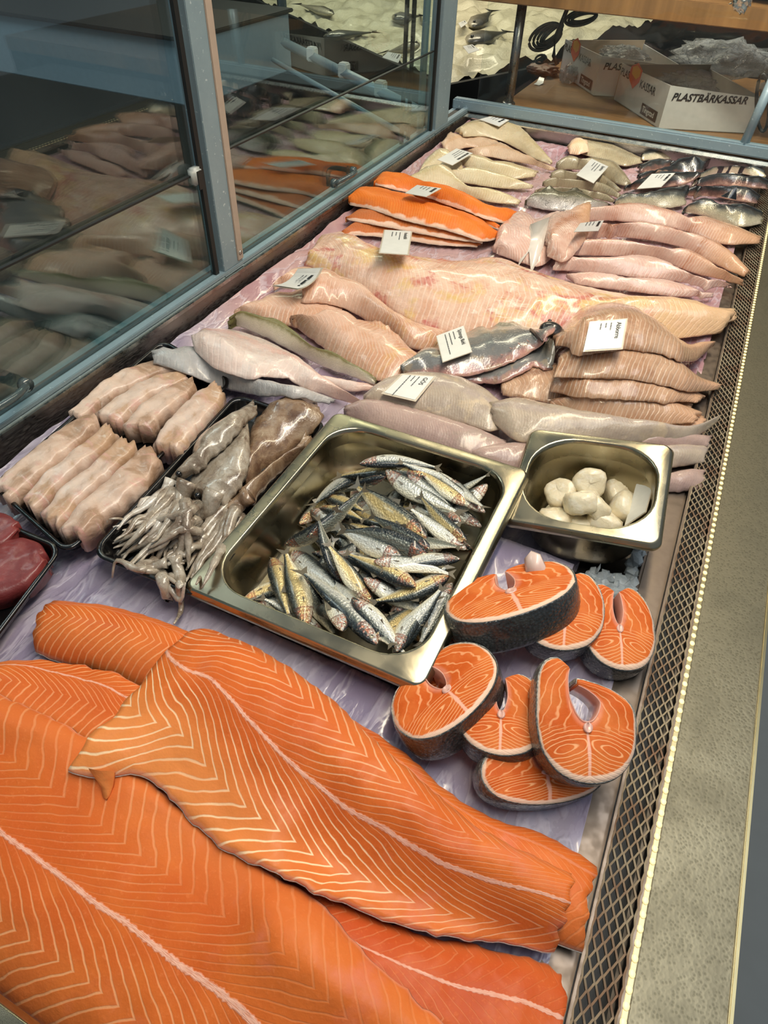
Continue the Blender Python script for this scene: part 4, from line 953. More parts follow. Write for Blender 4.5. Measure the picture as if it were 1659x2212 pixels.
M_PLAICE = white_mat('plaice_green_flesh', (170, 158, 130), (142, 130, 104), .006, .008, .25, (190, 178, 152), patch=[((84, 80, 66), 26, .62)], mid=(132, 120, 94), coat=.6)
M_TROUT = salmon_mat('trout_flesh', .1, .5, .006, .010, .2, .5, base=(212, 106, 34), pale=(236, 160, 84), bone=.0, belly=.88)
M_TROUT2 = salmon_mat('trout_flesh_dull', .1, .5, .006, .010, .2, .3, base=(178, 100, 56), pale=(216, 150, 110), bone=.0, belly=.82)
M_TSKIN = skin_mat('trout_belly_skin', [(0, (222, 206, 190)), (.5, (214, 196, 178)), (1, (226, 206, 186))])
M_OLIVE = skin_mat('olive_fish_skin', [(0, (88, 82, 42)), (.5, (116, 108, 60)), (.66, (140, 130, 84)), (.78, (214, 204, 176)), (1, (232, 220, 204))], None, 0, .28, 520, .18)
M_SOLE = skin_mat('skinned_sole_grey', [(0, (146, 136, 114)), (.3, (136, 134, 126)), (.6, (112, 114, 114)), (.85, (126, 124, 122)), (.95, (176, 132, 124)), (1, (196, 150, 136))], ((168, 150, 122), 30, .56, .55), 0, .2, 300, .15, .8)
M_HERR = skin_mat('herring_skin', [(0, (30, 32, 34)), (.3, (24, 28, 32)), (.55, (40, 44, 46)), (.7, (96, 96, 88)), (.86, (206, 196, 166)), (1, (222, 208, 180))], None, .2, .2, 420, .35, .7)
M_HERR2 = skin_mat('herring_skin_back', [(0, (176, 146, 126)), (.14, (40, 40, 40)), (.5, (28, 30, 34)), (.8, (60, 60, 58)), (.93, (130, 96, 86)), (1, (196, 156, 136))], None, .2, .22, 420, .3, .7)
M_PLSKIN = skin_mat('plaice_dark_skin', [(0, (70, 66, 54)), (.3, (88, 84, 64)), (.55, (112, 106, 84)), (.75, (166, 158, 148)), (1, (196, 188, 184))], ((60, 58, 48), 90, .55, .5), 0, .26, 300, .3, .6)
def f(*a, **k): k.setdefault('grow', 1.2); k.setdefault('q', .92); k.setdefault('p', 2.2); k.setdefault('far', .3); k.setdefault('e', .0018); return fillet(*a, **k)
# pale flatfish by the end wall
g = 'flatfish fillets in the far left corner'
f('flatfish_fillet', 'pinkish flatfish fillet deepest in the far left corner', 'fish fillet', [(956, 300), (976, 282), (1010, 272), (1060, 280)], [(966, 308), (1000, 312), (1040, 316), (1080, 320)], M_FLAT2, .014, g, n=24, m=12, grow=1.3)
f('flatfish_fillet', 'curved flatfish fillet under the label at the end wall', 'fish fillet', [(985, 276), (1010, 258), (1050, 250), (1100, 262), (1145, 300), (1192, 352)], [(1000, 296), (1035, 292), (1080, 298), (1120, 318), (1150, 338), (1188, 356)], M_FLAT, .022, g, n=36, m=14, grow=1.3)
f('flatfish_fillet', 'flatfish fillet with a ridged rosy middle, in front of the labelled one', 'fish fillet', [(1015, 290), (1060, 288), (1100, 302), (1140, 322), (1175, 345), (1200, 354)], [(1022, 316), (1060, 330), (1100, 344), (1140, 352), (1170, 356), (1198, 358)], M_FLAT2, .016, g, n=36, m=14, grow=1.3)
g = 'greenish flatfish fillets behind the trout'
f('flatfish_fillet', 'greenish white flatfish fillet uppermost of its row, under the folded label', 'fish fillet', [(938, 320), (980, 308), (1030, 318), (1080, 340), (1120, 360), (1160, 372)], [(925, 350), (975, 350), (1025, 362), (1075, 376), (1120, 384), (1155, 382)], M_FLAT, .02, g, n=36, m=14, grow=1.3)
f('flatfish_fillet', 'greenish white flatfish fillet at the case wall, ragged at its end', 'fish fillet', [(904, 352), (920, 330), (945, 322), (990, 340)], [(908, 366), (935, 366), (965, 366), (1000, 368)], M_FLAT, .014, g, n=24, m=12, grow=1.3)
f('flatfish_fillet', 'flatfish fillet with a brownish middle line, second in its row', 'fish fillet', [(925, 362), (975, 352), (1030, 366), (1080, 382), (1120, 396), (1150, 404)], [(920, 384), (975, 388), (1025, 396), (1075, 404), (1115, 408), (1148, 408)], M_FLAT, .02, g, n=36, m=14, grow=1.3)
f('flatfish_fillet', 'flatfish fillet nearest the orange trout', 'fish fillet', [(860, 378), (910, 362), (965, 366), (1020, 392), (1070, 412), (1125, 436)], [(850, 386), (905, 396), (960, 406), (1015, 424), (1065, 436), (1120, 442)], M_FLAT, .018, g, n=36, m=14, grow=1.3)
# plaice by the end wall
g = 'plaice fillets behind the cod'
f('plaice_fillet', 'brownish plaice fillet against the end wall', 'fish fillet', [(1228, 316), (1260, 304), (1310, 310), (1350, 328), (1388, 345)], [(1235, 326), (1270, 334), (1315, 346), (1350, 356), (1385, 352)], M_PLAICE, .016, g, n=26, m=12, grow=1.3)
f('plaice_fillet', 'short pink plaice end touching the end wall', 'fish fillet', [(1226, 314), (1240, 302), (1265, 304)], [(1232, 322), (1250, 326), (1272, 322)], M_FLAT2, .012, g, n=16, m=10)
f('plaice_fillet', 'plaice fillet with a black rim, behind the square label', 'fish fillet', [(1200, 358), (1228, 342), (1270, 334), (1310, 345), (1345, 375), (1362, 398)], [(1205, 366), (1245, 366), (1285, 372), (1315, 385), (1340, 398), (1358, 402)], M_PLAICE, .024, g, n=34, m=14, grow=1.3)
f('plaice_fillet', 'plaice fillet with a dark stripe left of the square label', 'fish fillet', [(1190, 378), (1220, 364), (1262, 364), (1300, 385), (1340, 412)], [(1192, 386), (1230, 388), (1270, 392), (1305, 402), (1336, 416)], M_PLAICE, .018, g, n=30, m=12, grow=1.3)
f('plaice_fillet', 'grey green plaice fillet under the square label', 'fish fillet', [(1172, 396), (1205, 382), (1255, 384), (1300, 402), (1340, 424)], [(1176, 404), (1215, 404), (1260, 408), (1300, 416), (1336, 428)], M_PLAICE, .018, g, n=30, m=12, grow=1.3)
f('plaice_fillet', 'pale plaice fillet just behind the dark skinned one', 'fish fillet', [(1156, 412), (1195, 400), (1245, 400), (1290, 414), (1325, 434)], [(1160, 420), (1205, 420), (1250, 422), (1290, 430), (1322, 438)], M_PLAICE, .016, g, n=30, m=12, grow=1.3)
f('plaice_fillet', 'plaice with its dark speckled skin up, nearest of its heap', 'fish fillet', [(1136, 436), (1152, 416), (1190, 406), (1240, 408), (1285, 424), (1318, 444)], [(1134, 444), (1170, 450), (1215, 454), (1255, 455), (1290, 452), (1316, 448)], M_PLSKIN, .020, g, n=34, m=16)
# herring in the far right corner
g = 'herring in the far right corner'
HE = ((0, .6), (.15, .95), (.5, 1), (.85, .8), (1, .4))
for lab, A, B, mt, th in (
    ('herring laid against the end wall, left part of the back row', [(1386, 335), (1420, 326), (1470, 322), (1530, 332)], [(1388, 346), (1430, 344), (1480, 340), (1528, 342)], M_HERR, .014),
    ('herring at the end wall with a pale belly, right of the back row', [(1480, 332), (1510, 318), (1550, 316), (1600, 326), (1640, 330)], [(1486, 342), (1520, 336), (1560, 332), (1605, 336), (1640, 338)], M_HERR, .014),
    ('herring in the second row with a silver end beside the case edge', [(1505, 342), (1550, 330), (1600, 330), (1656, 346)], [(1505, 352), (1550, 350), (1605, 354), (1654, 362)], M_HERR, .018),
    ('herring in the second row with a reddish torn belly', [(1380, 360), (1420, 348), (1460, 340), (1500, 342)], [(1384, 374), (1425, 368), (1465, 362), (1500, 360)], M_HERR2, .018),
    ('herring behind the slanted label, opened and pinkish inside', [(1378, 376), (1420, 362), (1468, 352), (1510, 352), (1525, 348)], [(1382, 390), (1425, 384), (1470, 378), (1510, 370), (1524, 358)], M_HERR2, .018),
    ('herring with a bright white belly at the right, third row', [(1505, 366), (1550, 352), (1600, 350), (1650, 372)], [(1505, 376), (1550, 374), (1605, 376), (1650, 384)], M_HERR, .018),
    ('herring with a broad dark back in the third row at the right', [(1510, 380), (1550, 370), (1605, 372), (1658, 392)], [(1508, 398), (1555, 400), (1605, 404), (1656, 408)], M_HERR2, .02),
    ('herring under the slanted label', [(1352, 402), (1395, 388), (1440, 380), (1490, 378), (1512, 380)], [(1352, 410), (1395, 408), (1445, 402), (1490, 396), (1510, 390)], M_HERR2, .018),
    ('herring with a black back right of the slanted label', [(1482, 412), (1520, 396), (1580, 400), (1640, 425)], [(1484, 424), (1530, 424), (1585, 432), (1638, 440)], M_HERR2, .022),
    ('dark backed herring at the front left of its heap', [(1328, 432), (1350, 416), (1390, 406), (1440, 408), (1480, 418)], [(1330, 446), (1370, 446), (1410, 446), (1450, 446), (1480, 442)], M_HERR, .022),
    ('silver herring at the front right with its back fin raised', [(1482, 438), (1510, 416), (1560, 424), (1610, 448), (1646, 458)], [(1480, 446), (1520, 462), (1565, 478), (1605, 488), (1644, 482)], M_HERR, .024)):
    f('herring', lab, 'fish', A, B, mt, th, g, n=32, m=14, ends=HE, lump=.0018, rag=.002)
o = bpy.data.objects['herring.010']
p0 = at(1578, 428, .105); put('dorsal_fin', [p0 + np.array(q) for q in ((-.02, 0, 0), (.012, -.004, 0), (.004, -.002, .024), (-.02, .003, 0), (.012, .0, 0), (.004, .001, .024))], [(0, 1, 2), (5, 4, 3), (0, 2, 5, 3), (1, 4, 5, 2)], M_HERR2, o)
# rainbow trout
g = 'orange trout fillets'
f('trout_fillet', 'trout fillet lowest in its heap, dull orange, next to the wolffish', 'fish fillet', [(735, 482), (790, 470), (860, 480), (950, 502), (1035, 528)], [(730, 496), (800, 506), (870, 516), (950, 528), (1030, 534)], M_TROUT2, .014, g, skin=M_TSKIN, n=36, m=14)
f('trout_fillet', 'trout fillet second from below with a thin white edge', 'fish fillet', [(748, 462), (800, 446), (870, 462), (950, 486), (1040, 514)], [(746, 474), (810, 482), (880, 496), (960, 512), (1040, 524)], M_TROUT2, .014, g, skin=M_TSKIN, n=36, m=14)
f('trout_fillet', 'short trout fillet between the two bright ones, under their label', 'fish fillet', [(806, 412), (850, 400), (920, 418), (1000, 450), (1080, 490)], [(810, 424), (860, 432), (930, 448), (1010, 474), (1076, 496)], M_TROUT, .016, g, skin=M_TSKIN, n=36, m=14)
f('trout_fillet', 'bright orange trout fillet in front with a broad white belly edge', 'fish fillet', [(754, 432), (775, 412), (840, 412), (920, 428), (1000, 452), (1060, 482), (1088, 505)], [(756, 442), (805, 450), (865, 468), (935, 486), (1000, 506), (1050, 520), (1082, 514)], M_TROUT, .024, g, skin=M_TSKIN, n=48, m=18)
f('trout_fillet', 'bright orange trout fillet farthest back, beside the flatfish', 'fish fillet', [(808, 400), (822, 380), (880, 378), (960, 394), (1040, 424), (1100, 448), (1122, 462)], [(812, 404), (870, 412), (930, 428), (1000, 452), (1060, 474), (1095, 480), (1118, 470)], M_TROUT, .024, g, skin=M_TSKIN, n=48, m=18)
# cod
g = 'pinkish cod fillets at the right'
f('cod_fillet', 'cod fillet farthest back with a long white edge', 'fish fillet', [(1200, 470), (1300, 448), (1400, 448), (1500, 464), (1580, 492), (1640, 515)], [(1210, 486), (1310, 476), (1410, 482), (1490, 500), (1560, 522), (1636, 526)], M_COD, .024, g, n=48, m=16, grow=1.32)
f('cod_fillet', 'cod fillet with a ribbed white seam, second from the back', 'fish fillet', [(1260, 502), (1330, 476), (1420, 478), (1500, 500), (1570, 545), (1618, 588)], [(1256, 516), (1335, 512), (1415, 520), (1490, 540), (1550, 570), (1606, 598)], M_COD, .026, g, n=48, m=16, grow=1.32)
f('cod_fillet', 'cod fillet with a brown ribbed seam, third from the back', 'fish fillet', [(1212, 534), (1275, 506), (1360, 504), (1450, 528), (1530, 568), (1606, 608)], [(1205, 550), (1280, 550), (1370, 554), (1450, 570), (1525, 596), (1598, 614)], M_COD, .026, g, n=48, m=16, grow=1.32)
f('cod_fillet', 'pale pink cod fillet fourth from the back', 'fish fillet', [(1206, 556), (1275, 542), (1365, 552), (1450, 572), (1530, 600), (1580, 618)], [(1196, 582), (1275, 588), (1365, 594), (1450, 606), (1520, 618), (1572, 622)], M_COD2, .022, g, n=48, m=16, grow=1.32)
f('cod_fillet', 'lilac pink cod fillet nearest the wolffish', 'fish fillet', [(1226, 596), (1310, 596), (1400, 606), (1480, 618), (1545, 630)], [(1236, 612), (1310, 622), (1400, 632), (1475, 640), (1535, 640)], M_COD2, .016, g, n=40, m=14, grow=1.3)
f('cod_fillet', 'round cod piece with a torn white membrane beside the trout', 'fish fillet', [(1066, 528), (1085, 486), (1130, 456), (1180, 452), (1206, 470)], [(1076, 550), (1120, 562), (1160, 566), (1190, 548), (1208, 512)], M_COD2, .024, g, n=32, m=16)
f('cod_fillet', 'rosy round cod piece left of the small label', 'fish fillet', [(1180, 520), (1190, 474), (1225, 456), (1270, 460)], [(1184, 552), (1210, 560), (1240, 540), (1272, 500)], M_COD, .022, g, n=28, m=14)
M_MEM = plain('white_membrane', lin(232, 222, 212), .22, coat=.6)
P_ = [at(x, y, 0.1) for x, y in ((1150, 459), (1190, 455), (1180, 500), (1158, 536), (1150, 505), (1128, 520))]
X_ = np.array(P_); X_[:, 2] = hget(X_) + .0025; c_ = X_.mean(0); c_[2] = hget(c_) + .005
put('torn_membrane', np.vstack([X_, [c_], X_ - [0, 0, .002]]), [(i, (i + 1) % 6, 6) for i in range(6)] + [(i, 7 + i, 7 + (i + 1) % 6, (i + 1) % 6) for i in range(6)], M_MEM, bpy.data.objects['cod_fillet.005'])
# the large wolffish side
f('wolffish_fillet', 'long thin fillet end under the wolffish tail at the right edge', 'fish fillet', [(1290, 690), (1380, 676), (1470, 672), (1540, 668), (1585, 668)], [(1300, 712), (1390, 716), (1470, 712), (1540, 704), (1588, 690)], M_HAKE, .016, 'wolffish fillets', n=36, m=14)
f('wolffish_fillet', 'largest pale fillet, stretching across the case with red and yellow patches', 'fish fillet', [(672, 524), (692, 490), (760, 476), (850, 490), (950, 516), (1060, 552), (1190, 604), (1320, 636), (1450, 652), (1585, 676)], [(662, 572), (740, 600), (830, 650), (910, 694), (1000, 712), (1100, 712), (1220, 708), (1340, 704), (1460, 706), (1560, 706)], M_HAKE, .04, 'wolffish fillets', n=90, m=34, p=2.4, lump=.002, ends=((0, .6), (.1, 1), (.45, .95), (.7, .65), (1, .3)))
# tusk
g = 'glossy fillets by the bent label'
f('tusk_fillet', 'small pale fillet end at the case wall behind the bent label', 'fish fillet', [(590, 590), (620, 575), (670, 580), (700, 592)], [(592, 604), (630, 608), (670, 612), (700, 614)], M_TUSK, .016, g, n=20, m=12)
f('tusk_fillet', 'pale pink fillet under the bent label by the case wall', 'fish fillet', [(505, 650), (545, 625), (600, 612), (680, 625), (740, 660)], [(512, 680), (570, 690), (630, 700), (690, 720), (740, 745)], M_TUSK, .02, g, n=34, m=16)
f('tusk_fillet', 'high arched glossy fillet with a sharp wet highlight', 'fish fillet', [(660, 612), (705, 574), (760, 574), (820, 612), (870, 668), (920, 708), (960, 722)], [(655, 650), (710, 652), (770, 676), (830, 718), (880, 748), (930, 752), (960, 738)], M_TUSK, .034, g, n=54, m=22)
f('tusk_fillet', 'wide pinkish fillet beside the olive skinned fish', 'fish fillet', [(632, 668), (690, 648), (760, 676), (820, 716), (880, 756), (920, 776)], [(628, 696), (690, 738), (750, 780), (810, 812), (860, 816), (905, 800)], M_TUSK, .028, g, n=48, m=20)
# perch
g = 'perch fillets by the grille'
PE = ((0, .5), (.15, 1), (.5, 1), (.8, .7), (1, .25))
for lab, A, B, th in (
    ('perch fillet lowest of its heap, with reddish brown flesh', [(1085, 818), (1160, 790), (1270, 800), (1390, 836), (1490, 872)], [(1082, 852), (1180, 862), (1290, 876), (1400, 890), (1490, 892)], .02),
    ('perch fillet with a violet silvery edge, nearest the zander', [(1230, 872), (1320, 872), (1430, 888), (1524, 900)], [(1226, 896), (1320, 918), (1420, 932), (1512, 934)], .018),
    ('perch fillet second from below, with a short wet glare', [(1200, 850), (1290, 838), (1390, 856), (1512, 892)], [(1190, 888), (1290, 900), (1390, 912), (1500, 912)], .022),
    ('perch fillet with white sinew flakes in the middle of the heap', [(1195, 812), (1260, 778), (1350, 778), (1430, 812), (1520, 858)], [(1192, 846), (1280, 848), (1370, 852), (1440, 866), (1510, 872)], .026),
    ('perch fillet under the label edge, with a brown seam', [(1205, 772), (1270, 732), (1350, 728), (1430, 768), (1500, 820), (1552, 836)], [(1200, 806), (1280, 802), (1360, 804), (1430, 824), (1500, 846), (1548, 844)], .03),
    ('topmost perch fillet with a red tipped tail, behind the label', [(1190, 710), (1250, 668), (1330, 658), (1410, 676), (1480, 716), (1542, 738)], [(1195, 756), (1270, 748), (1350, 744), (1420, 764), (1480, 790), (1538, 750)], .034)):
    f('perch_fillet', lab, 'fish fillet', A, B, M_PERCH, th * .95, g, grow=1.22, n=46, m=18, ends=PE, lump=.0016)
# sole
g = 'skinned soles'
f('sole', 'lower skinned sole with a frilled pink belly edge', 'fish', [(930, 806), (1000, 786), (1080, 766), (1150, 746), (1196, 736)], [(950, 820), (1020, 826), (1090, 818), (1150, 788), (1194, 756)], M_SOLE, .014, g, n=40, m=16, rag=.003)
so = f('sole', 'skinned grey sole with a dark head, under its label', 'fish', [(868, 790), (930, 744), (1010, 704), (1090, 684), (1150, 680), (1190, 684)], [(872, 800), (945, 806), (1020, 802), (1100, 776), (1165, 744), (1200, 716)], M_SOLE, .022, g, n=56, m=20, ends=((0, .25), (.2, .7), (.6, 1), (.9, .9), (1, .6)))
hd = at(1192, 702, .1); hd[2] = hget(hd) - .010; blob('head', hd, .014, plain('sole_dark_head', lin(40, 38, 38), .25, coat=.5), so, (1.35, 1.3, .75), 14)
for q in ((1194, 688), (1186, 700)): e_ = at(*q, .085); e_[2] = hget(e_) - .0015; blob('eye', e_, .0035, M_EYE, so)
gl = np.array([at(x, y, .1) for x, y in ((1148, 700), (1160, 722), (1172, 738))]); gl[:, 2] = hget(gl) + .0005
tube('gill', gl, [.002, .003, .002], plain('gill_dark', lin(70, 60, 58), .3), so, 6)
for i in range(6):
    a = at(1060 + i * 18, 792 - i * 7, .07); a[2] = hget(a); b = at(1064 + i * 18, 800 - i * 6, .06); b[2] = hget(b) + .001
    tube('sinew', [a + [0, 0, .006], (a + b) / 2 + [0, 0, .003], b], .0007, plain('sinew', lin(216, 170, 160), .3) if i == 0 else bpy.data.materials['sinew'], so, 5)
# white fish with olive skin
g = 'haddock sides by the swordfish tray'
f('haddock_fillet', 'grey white side lowest, against the black tray', 'fish fillet', [(332, 770), (368, 750), (430, 752), (520, 800), (620, 840), (720, 866)], [(336, 786), (410, 812), (490, 840), (570, 858), (640, 866), (715, 876)], M_GREYF, .016, g, grow=1., n=44, m=16)
f('haddock_fillet', 'thin pink tails under the olive skinned side', 'fish fillet', [(640, 800), (700, 815), (760, 826), (812, 832)], [(650, 820), (710, 838), (765, 846), (808, 842)], M_WHITE, .010, g, grow=1., n=26, m=12)
f('haddock_fillet', 'side with olive green skin turned up, white below', 'fish fillet', [(492, 688), (515, 670), (570, 674), (640, 698), (700, 738), (760, 788), (812, 824)], [(500, 700), (560, 722), (620, 752), (680, 784), (735, 806), (775, 820), (806, 830)], M_OLIVE, .028, g, grow=1.1, n=50, m=20)
f('haddock_fillet', 'broad white side with a rosy spot near its thick end', 'fish fillet', [(424, 728), (440, 702), (490, 694), (560, 712), (640, 756), (700, 806), (745, 846), (786, 872)], [(422, 758), (460, 790), (530, 816), (600, 832), (670, 846), (725, 862), (784, 880)], M_WHITE, .026, g, grow=1.06, far=.8, relax=90, n=60, m=24)
# zander
g = 'zander sides behind the pans'
f('zander_fillet', 'pinkish grey zander side directly behind the large pan', 'fish fillet', [(752, 884), (790, 868), (860, 872), (950, 898), (1040, 926), (1096, 952)], [(744, 904), (800, 926), (870, 950), (950, 976), (1040, 998), (1098, 1004)], M_ZANDER2, .022, g, n=48, m=18, zfix=0.048, grow=1.0)
f('zander_fillet', 'grey zander end between the two pans', 'fish fillet', [(1020, 976), (1080, 956), (1140, 956), (1200, 966)], [(1026, 1008), (1080, 1020), (1140, 1022), (1200, 1020)], M_ZANDER2, .018, g, n=28, m=14, zfix=0.048, grow=1.0)
f('zander_fillet', 'short pinkish piece right of the small pan, nearest the ice', 'fish fillet', [(1420, 1030), (1470, 1016), (1524, 1012)], [(1424, 1064), (1470, 1064), (1514, 1056)], M_ZANDER2, .014, g, n=20, m=12, zfix=0.046, grow=1.0)
f('zander_fillet', 'fillet end right of the small pan, lower of the two', 'fish fillet', [(1400, 972), (1460, 962), (1532, 960)], [(1404, 1008), (1465, 1010), (1522, 1000)], M_ZANDER, .016, g, n=24, m=12, zfix=0.050, grow=1.0)
f('zander_fillet', 'fillet end right of the small pan, upper of the two', 'fish fillet', [(1380, 944), (1450, 940), (1534, 942)], [(1384, 970), (1455, 972), (1528, 966)], M_ZANDER2, .014, g, n=24, m=12, zfix=0.058, grow=1.0)
f('zander_fillet', 'zander side under the large printed label', 'fish fillet', [(788, 862), (835, 818), (900, 800), (980, 808), (1045, 834), (1082, 866)], [(790, 872), (850, 880), (930, 896), (1010, 918), (1060, 932), (1086, 928)], M_ZANDER, .022, g, n=44, m=18, zfix=0.058, grow=1.0)
f('zander_fillet', 'long grey zander side reaching from the small pan to the grille', 'fish fillet', [(1060, 872), (1110, 858), (1190, 872), (1290, 896), (1400, 918), (1500, 926), (1552, 902)], [(1064, 912), (1110, 950), (1190, 962), (1290, 960), (1400, 958), (1490, 952), (1550, 912)], M_ZANDER, .024, g, n=60, m=18, zfix=0.064, grow=1.0)

# ---------------------------------------------------------------- price labels
def text(parent, s_, o, ex, ey, size, mat, name='lettering', bold=.012, shear=0.):
    cu = bpy.data.curves.new('t', 'FONT'); cu.body = s_; cu.size = 1; cu.resolution_u = 3; cu.offset = bold; cu.shear = shear
    ob = bpy.data.objects.new('t', cu); COL.objects.link(ob)
    me = bpy.data.meshes.new_from_object(ob.evaluated_get(bpy.context.evaluated_depsgraph_get()))
    bpy.data.objects.remove(ob); n = len(me.vertices); v = np.zeros(n * 3); me.vertices.foreach_get('co', v); v = v.reshape(-1, 3)
    F = [list(p.vertices) for p in me.polygons]; bpy.data.meshes.remove(me)
    wd = v[:, 0].max() - v[:, 0].min(); k = size if not isinstance(size, tuple) else min(size[0], size[1] / wd)
    W = o + np.outer(v[:, 0] * k, ex) + np.outer(v[:, 1] * k, ey)
    return put(name, W, F, mat, parent, smooth=False)
def label(what, title, quad, lines, lift=.004, zs=None, tilt=.8, bend=0., border=.0025, bars=None):
    """quad: corners as seen, first the two where the title starts: (left of title row, right) = text runs from TR to BR."""
    tl, tr_, br, bl = quad
    z = np.full(4, .09)
    for _ in range(5):
        P = np.array([at(*q, z[i]) for i, q in enumerate((tl, tr_, br, bl))])
        if zs is not None: z = np.array(zs); continue
        c = [[P[0] * (1 - a) * (1 - b) + P[1] * a * (1 - b) + P[2] * a * b + P[3] * (1 - a) * b for a in np.linspace(0, 1, 9)] for b in np.linspace(0, 1, 9)]
        c = np.array(c).reshape(-1, 3); h = hget(c); A_ = np.c_[c[:, :2], np.ones(len(c))]
        co = np.linalg.lstsq(A_, h, rcond=None)[0]; m0 = c[:, :2].mean(0); k_ = tilt; co = np.array([co[0] * k_, co[1] * k_, co[2] + (co[0] * m0[0] + co[1] * m0[1]) * (1 - k_)]); h2 = np.c_[P[:, :2], np.ones(4)] @ co + (h - A_ @ co).max() + lift * .4; z = h2
    P = np.array([at(*q, z[i]) for i, q in enumerate((tl, tr_, br, bl))]); o = P.mean(0)
    ey = (P[1] - P[0] + P[2] - P[3]); ey /= np.linalg.norm(ey); ex = (P[2] - P[1] + P[3] - P[0]); ex /= np.linalg.norm(ex); ez = np.cross(ex, ey); ez /= np.linalg.norm(ez)
    n = 8
    def sheet(grow, dz, t):
        V = []
        Pg = P.copy()
        Pg = np.array([P[0] + (-ex - ey) * grow, P[1] + (-ex + ey) * grow, P[2] + (ex + ey) * grow, P[3] + (ex - ey) * grow])
        for q in (dz, dz - t):
            for i in range(n):
                a = i / (n - 1)
                for j in (0, 1): V.append((Pg[0] * (1 - a) + Pg[3] * a) * (1 - j) + (Pg[1] * (1 - a) + Pg[2] * a) * j + ez * (q + bend * 4 * (a - .5)**2))
        F = grid_faces(n, 2) + [x[::-1] for x in grid_faces(n, 2, off=2 * n)]
        rg = [2 * i for i in range(n)] + [2 * i + 1 for i in range(n)][::-1]; F += [(rg[i], rg[i] + 2 * n, rg[(i + 1) % len(rg)] + 2 * n, rg[(i + 1) % len(rg)]) for i in range(len(rg))]
        return V, F
    b = put('price_label', *sheet(border, 0, .0006), M_LAM, smooth=False); tag(b, what, 'label', 'laminated price labels')
    put('card', *sheet(0, .0005, .0004), M_PAPER, b, smooth=False)
    H = np.linalg.norm(P[1] - P[0]); Wd = np.linalg.norm(P[2] - P[1]); q0 = P[1] + ez * .0009
    up = lambda a: q0 - ey * H * a[1] + ex * Wd * a[0] + ez * bend * .3
    if title: text(b, title, up((.09, .24)), ex, ey, (H * .19, Wd * .76), M_INK)
    elif bars: bar(b, up((.09, .22)), ex, ey, Wd * bars, H * .11, M_INK)
    for i, w_ in enumerate(lines): bar(b, up((.09, .42 + .145 * i)), ex, ey, Wd * w_, H * .035, M_GREYINK)
    hp = np.array([[P[0], P[1]], [P[3], P[2]]]); 
    return b
def bar(parent, o, ex, ey, w, h, mat):       # small print too fine to read: a row of short words
    r = random.Random(int(w * 1e6)); x = 0; V, F = [], []
    while x < w:
        l = min(w - x, h * r.uniform(1.2, 4)); k = len(V)
        V += [o + ex * x, o + ex * (x + l), o + ex * (x + l) + ey * h, o + ex * x + ey * h]; F.append((k, k + 1, k + 2, k + 3)); x += l + h * .5
    put('small_print', V, F, mat, parent, smooth=False)
label('white label Havskattfilé on the largest pale fillet', 'Havskattfilé', ((832, 497), (888, 500), (880, 550), (821, 546)), (.34, .16, .2))
label('white label Sjötunga flådd on the grey skinned sole', 'Sjötunga flådd', ((943, 726), (1001, 704), (1019, 760), (957, 782)), (.3, .45, .75), border=.001)
label('white label Abborre on the perch fillets', 'Abborre', ((1277, 697), (1352, 690), (1342, 752), (1264, 757)), (.26, .16, .22), lift=.006, tilt=.35)
label('white label GÖS on the grey zander side', 'GÖS', ((870, 810), (937, 814), (896, 864), (830, 848)), (.42, .22, .88), border=.003)
label('square cream label Spätta on the greenish plaice fillets', 'Spätta', ((1278, 343), (1314, 360), (1282, 396), (1245, 378)), (.42, .42, .24), border=.0006)
label('cream label slanting over the herring', None, ((1408, 376), (1458, 374), (1428, 404), (1376, 408)), (.3, .24, .2), bars=.45, border=.0008)
label('white label on the greenish flatfish fillets behind the trout', None, ((986, 321), (1021, 331), (977, 357), (945, 345)), (.5, .42, .38), lift=.012, bars=.55, border=.001)
label('white label lying on the bright orange trout', None, ((901, 400), (953, 407), (920, 425), (876, 417)), (.34, .3, .26), bars=.45, border=.001)
label('pale label deepest in the case, by the end wall', None, ((1059, 252), (1098, 259), (1078, 273), (1036, 258)), (.4, .4, .3), bars=.5, border=.002)
label('pale label between the rosy cod piece and the long cod fillets', None, ((1254, 482), (1304, 476), (1292, 499), (1240, 501)), (.35, .35, .35), bars=.5, border=.001)
label('bent grey label by the case wall on glossy fillets', None, ((648, 590), (698, 588), (648, 632), (596, 624)), (.5, .5), bars=.8, bend=.008, lift=.006)
label('label leaning upright against the wall in the scallop pan', 'Pilgrimsmussla', ((1376, 1044), (1424, 996), (1394, 1106), (1350, 1136)), (.7, .35, .62), zs=(.066, .092, .075, .045), border=.0015)

# ---------------------------------------------------------------- behind the end glass: wooden counter, shelf, boxes
structure(box('trim_7', (-.66, 2.09, .04), (1.1, 3.0, .085), M_WOOD, bev=.003))
structure(box('wall_counter_front', (-.655, 2.1, -.9), (1.1, 3.0, .038), M_DARKROOM, bev=0))
sh = empty('wooden_shelf', (-.2, 2.15, .333)); tag(sh, 'thick butcher block shelf over the wooden counter behind the end glass', 'shelf')
for i in range(4): box('plank', (-.78, 2.15 + .105 * i, .333), (1.2, 2.15 + .105 * (i + 1) - .0006, .378), M_WOOD, sh, .002)
tb = empty('shelf_post', (-.644, 2.257, .086)); tag(tb, 'grey steel tube holding up the wooden shelf', 'post')
M_TUBE = steel_mat('grey_tube', (.28, .29, .29), .3)
tube('tube', [(-.644, 2.225, .086), (-.644, 2.225, .334)], [.0135, .0135], M_TUBE, tb, 16); tube('foot', [(-.644, 2.225, .0855), (-.644, 2.225, .09)], [.02, .018], M_TUBE, tb, 16)
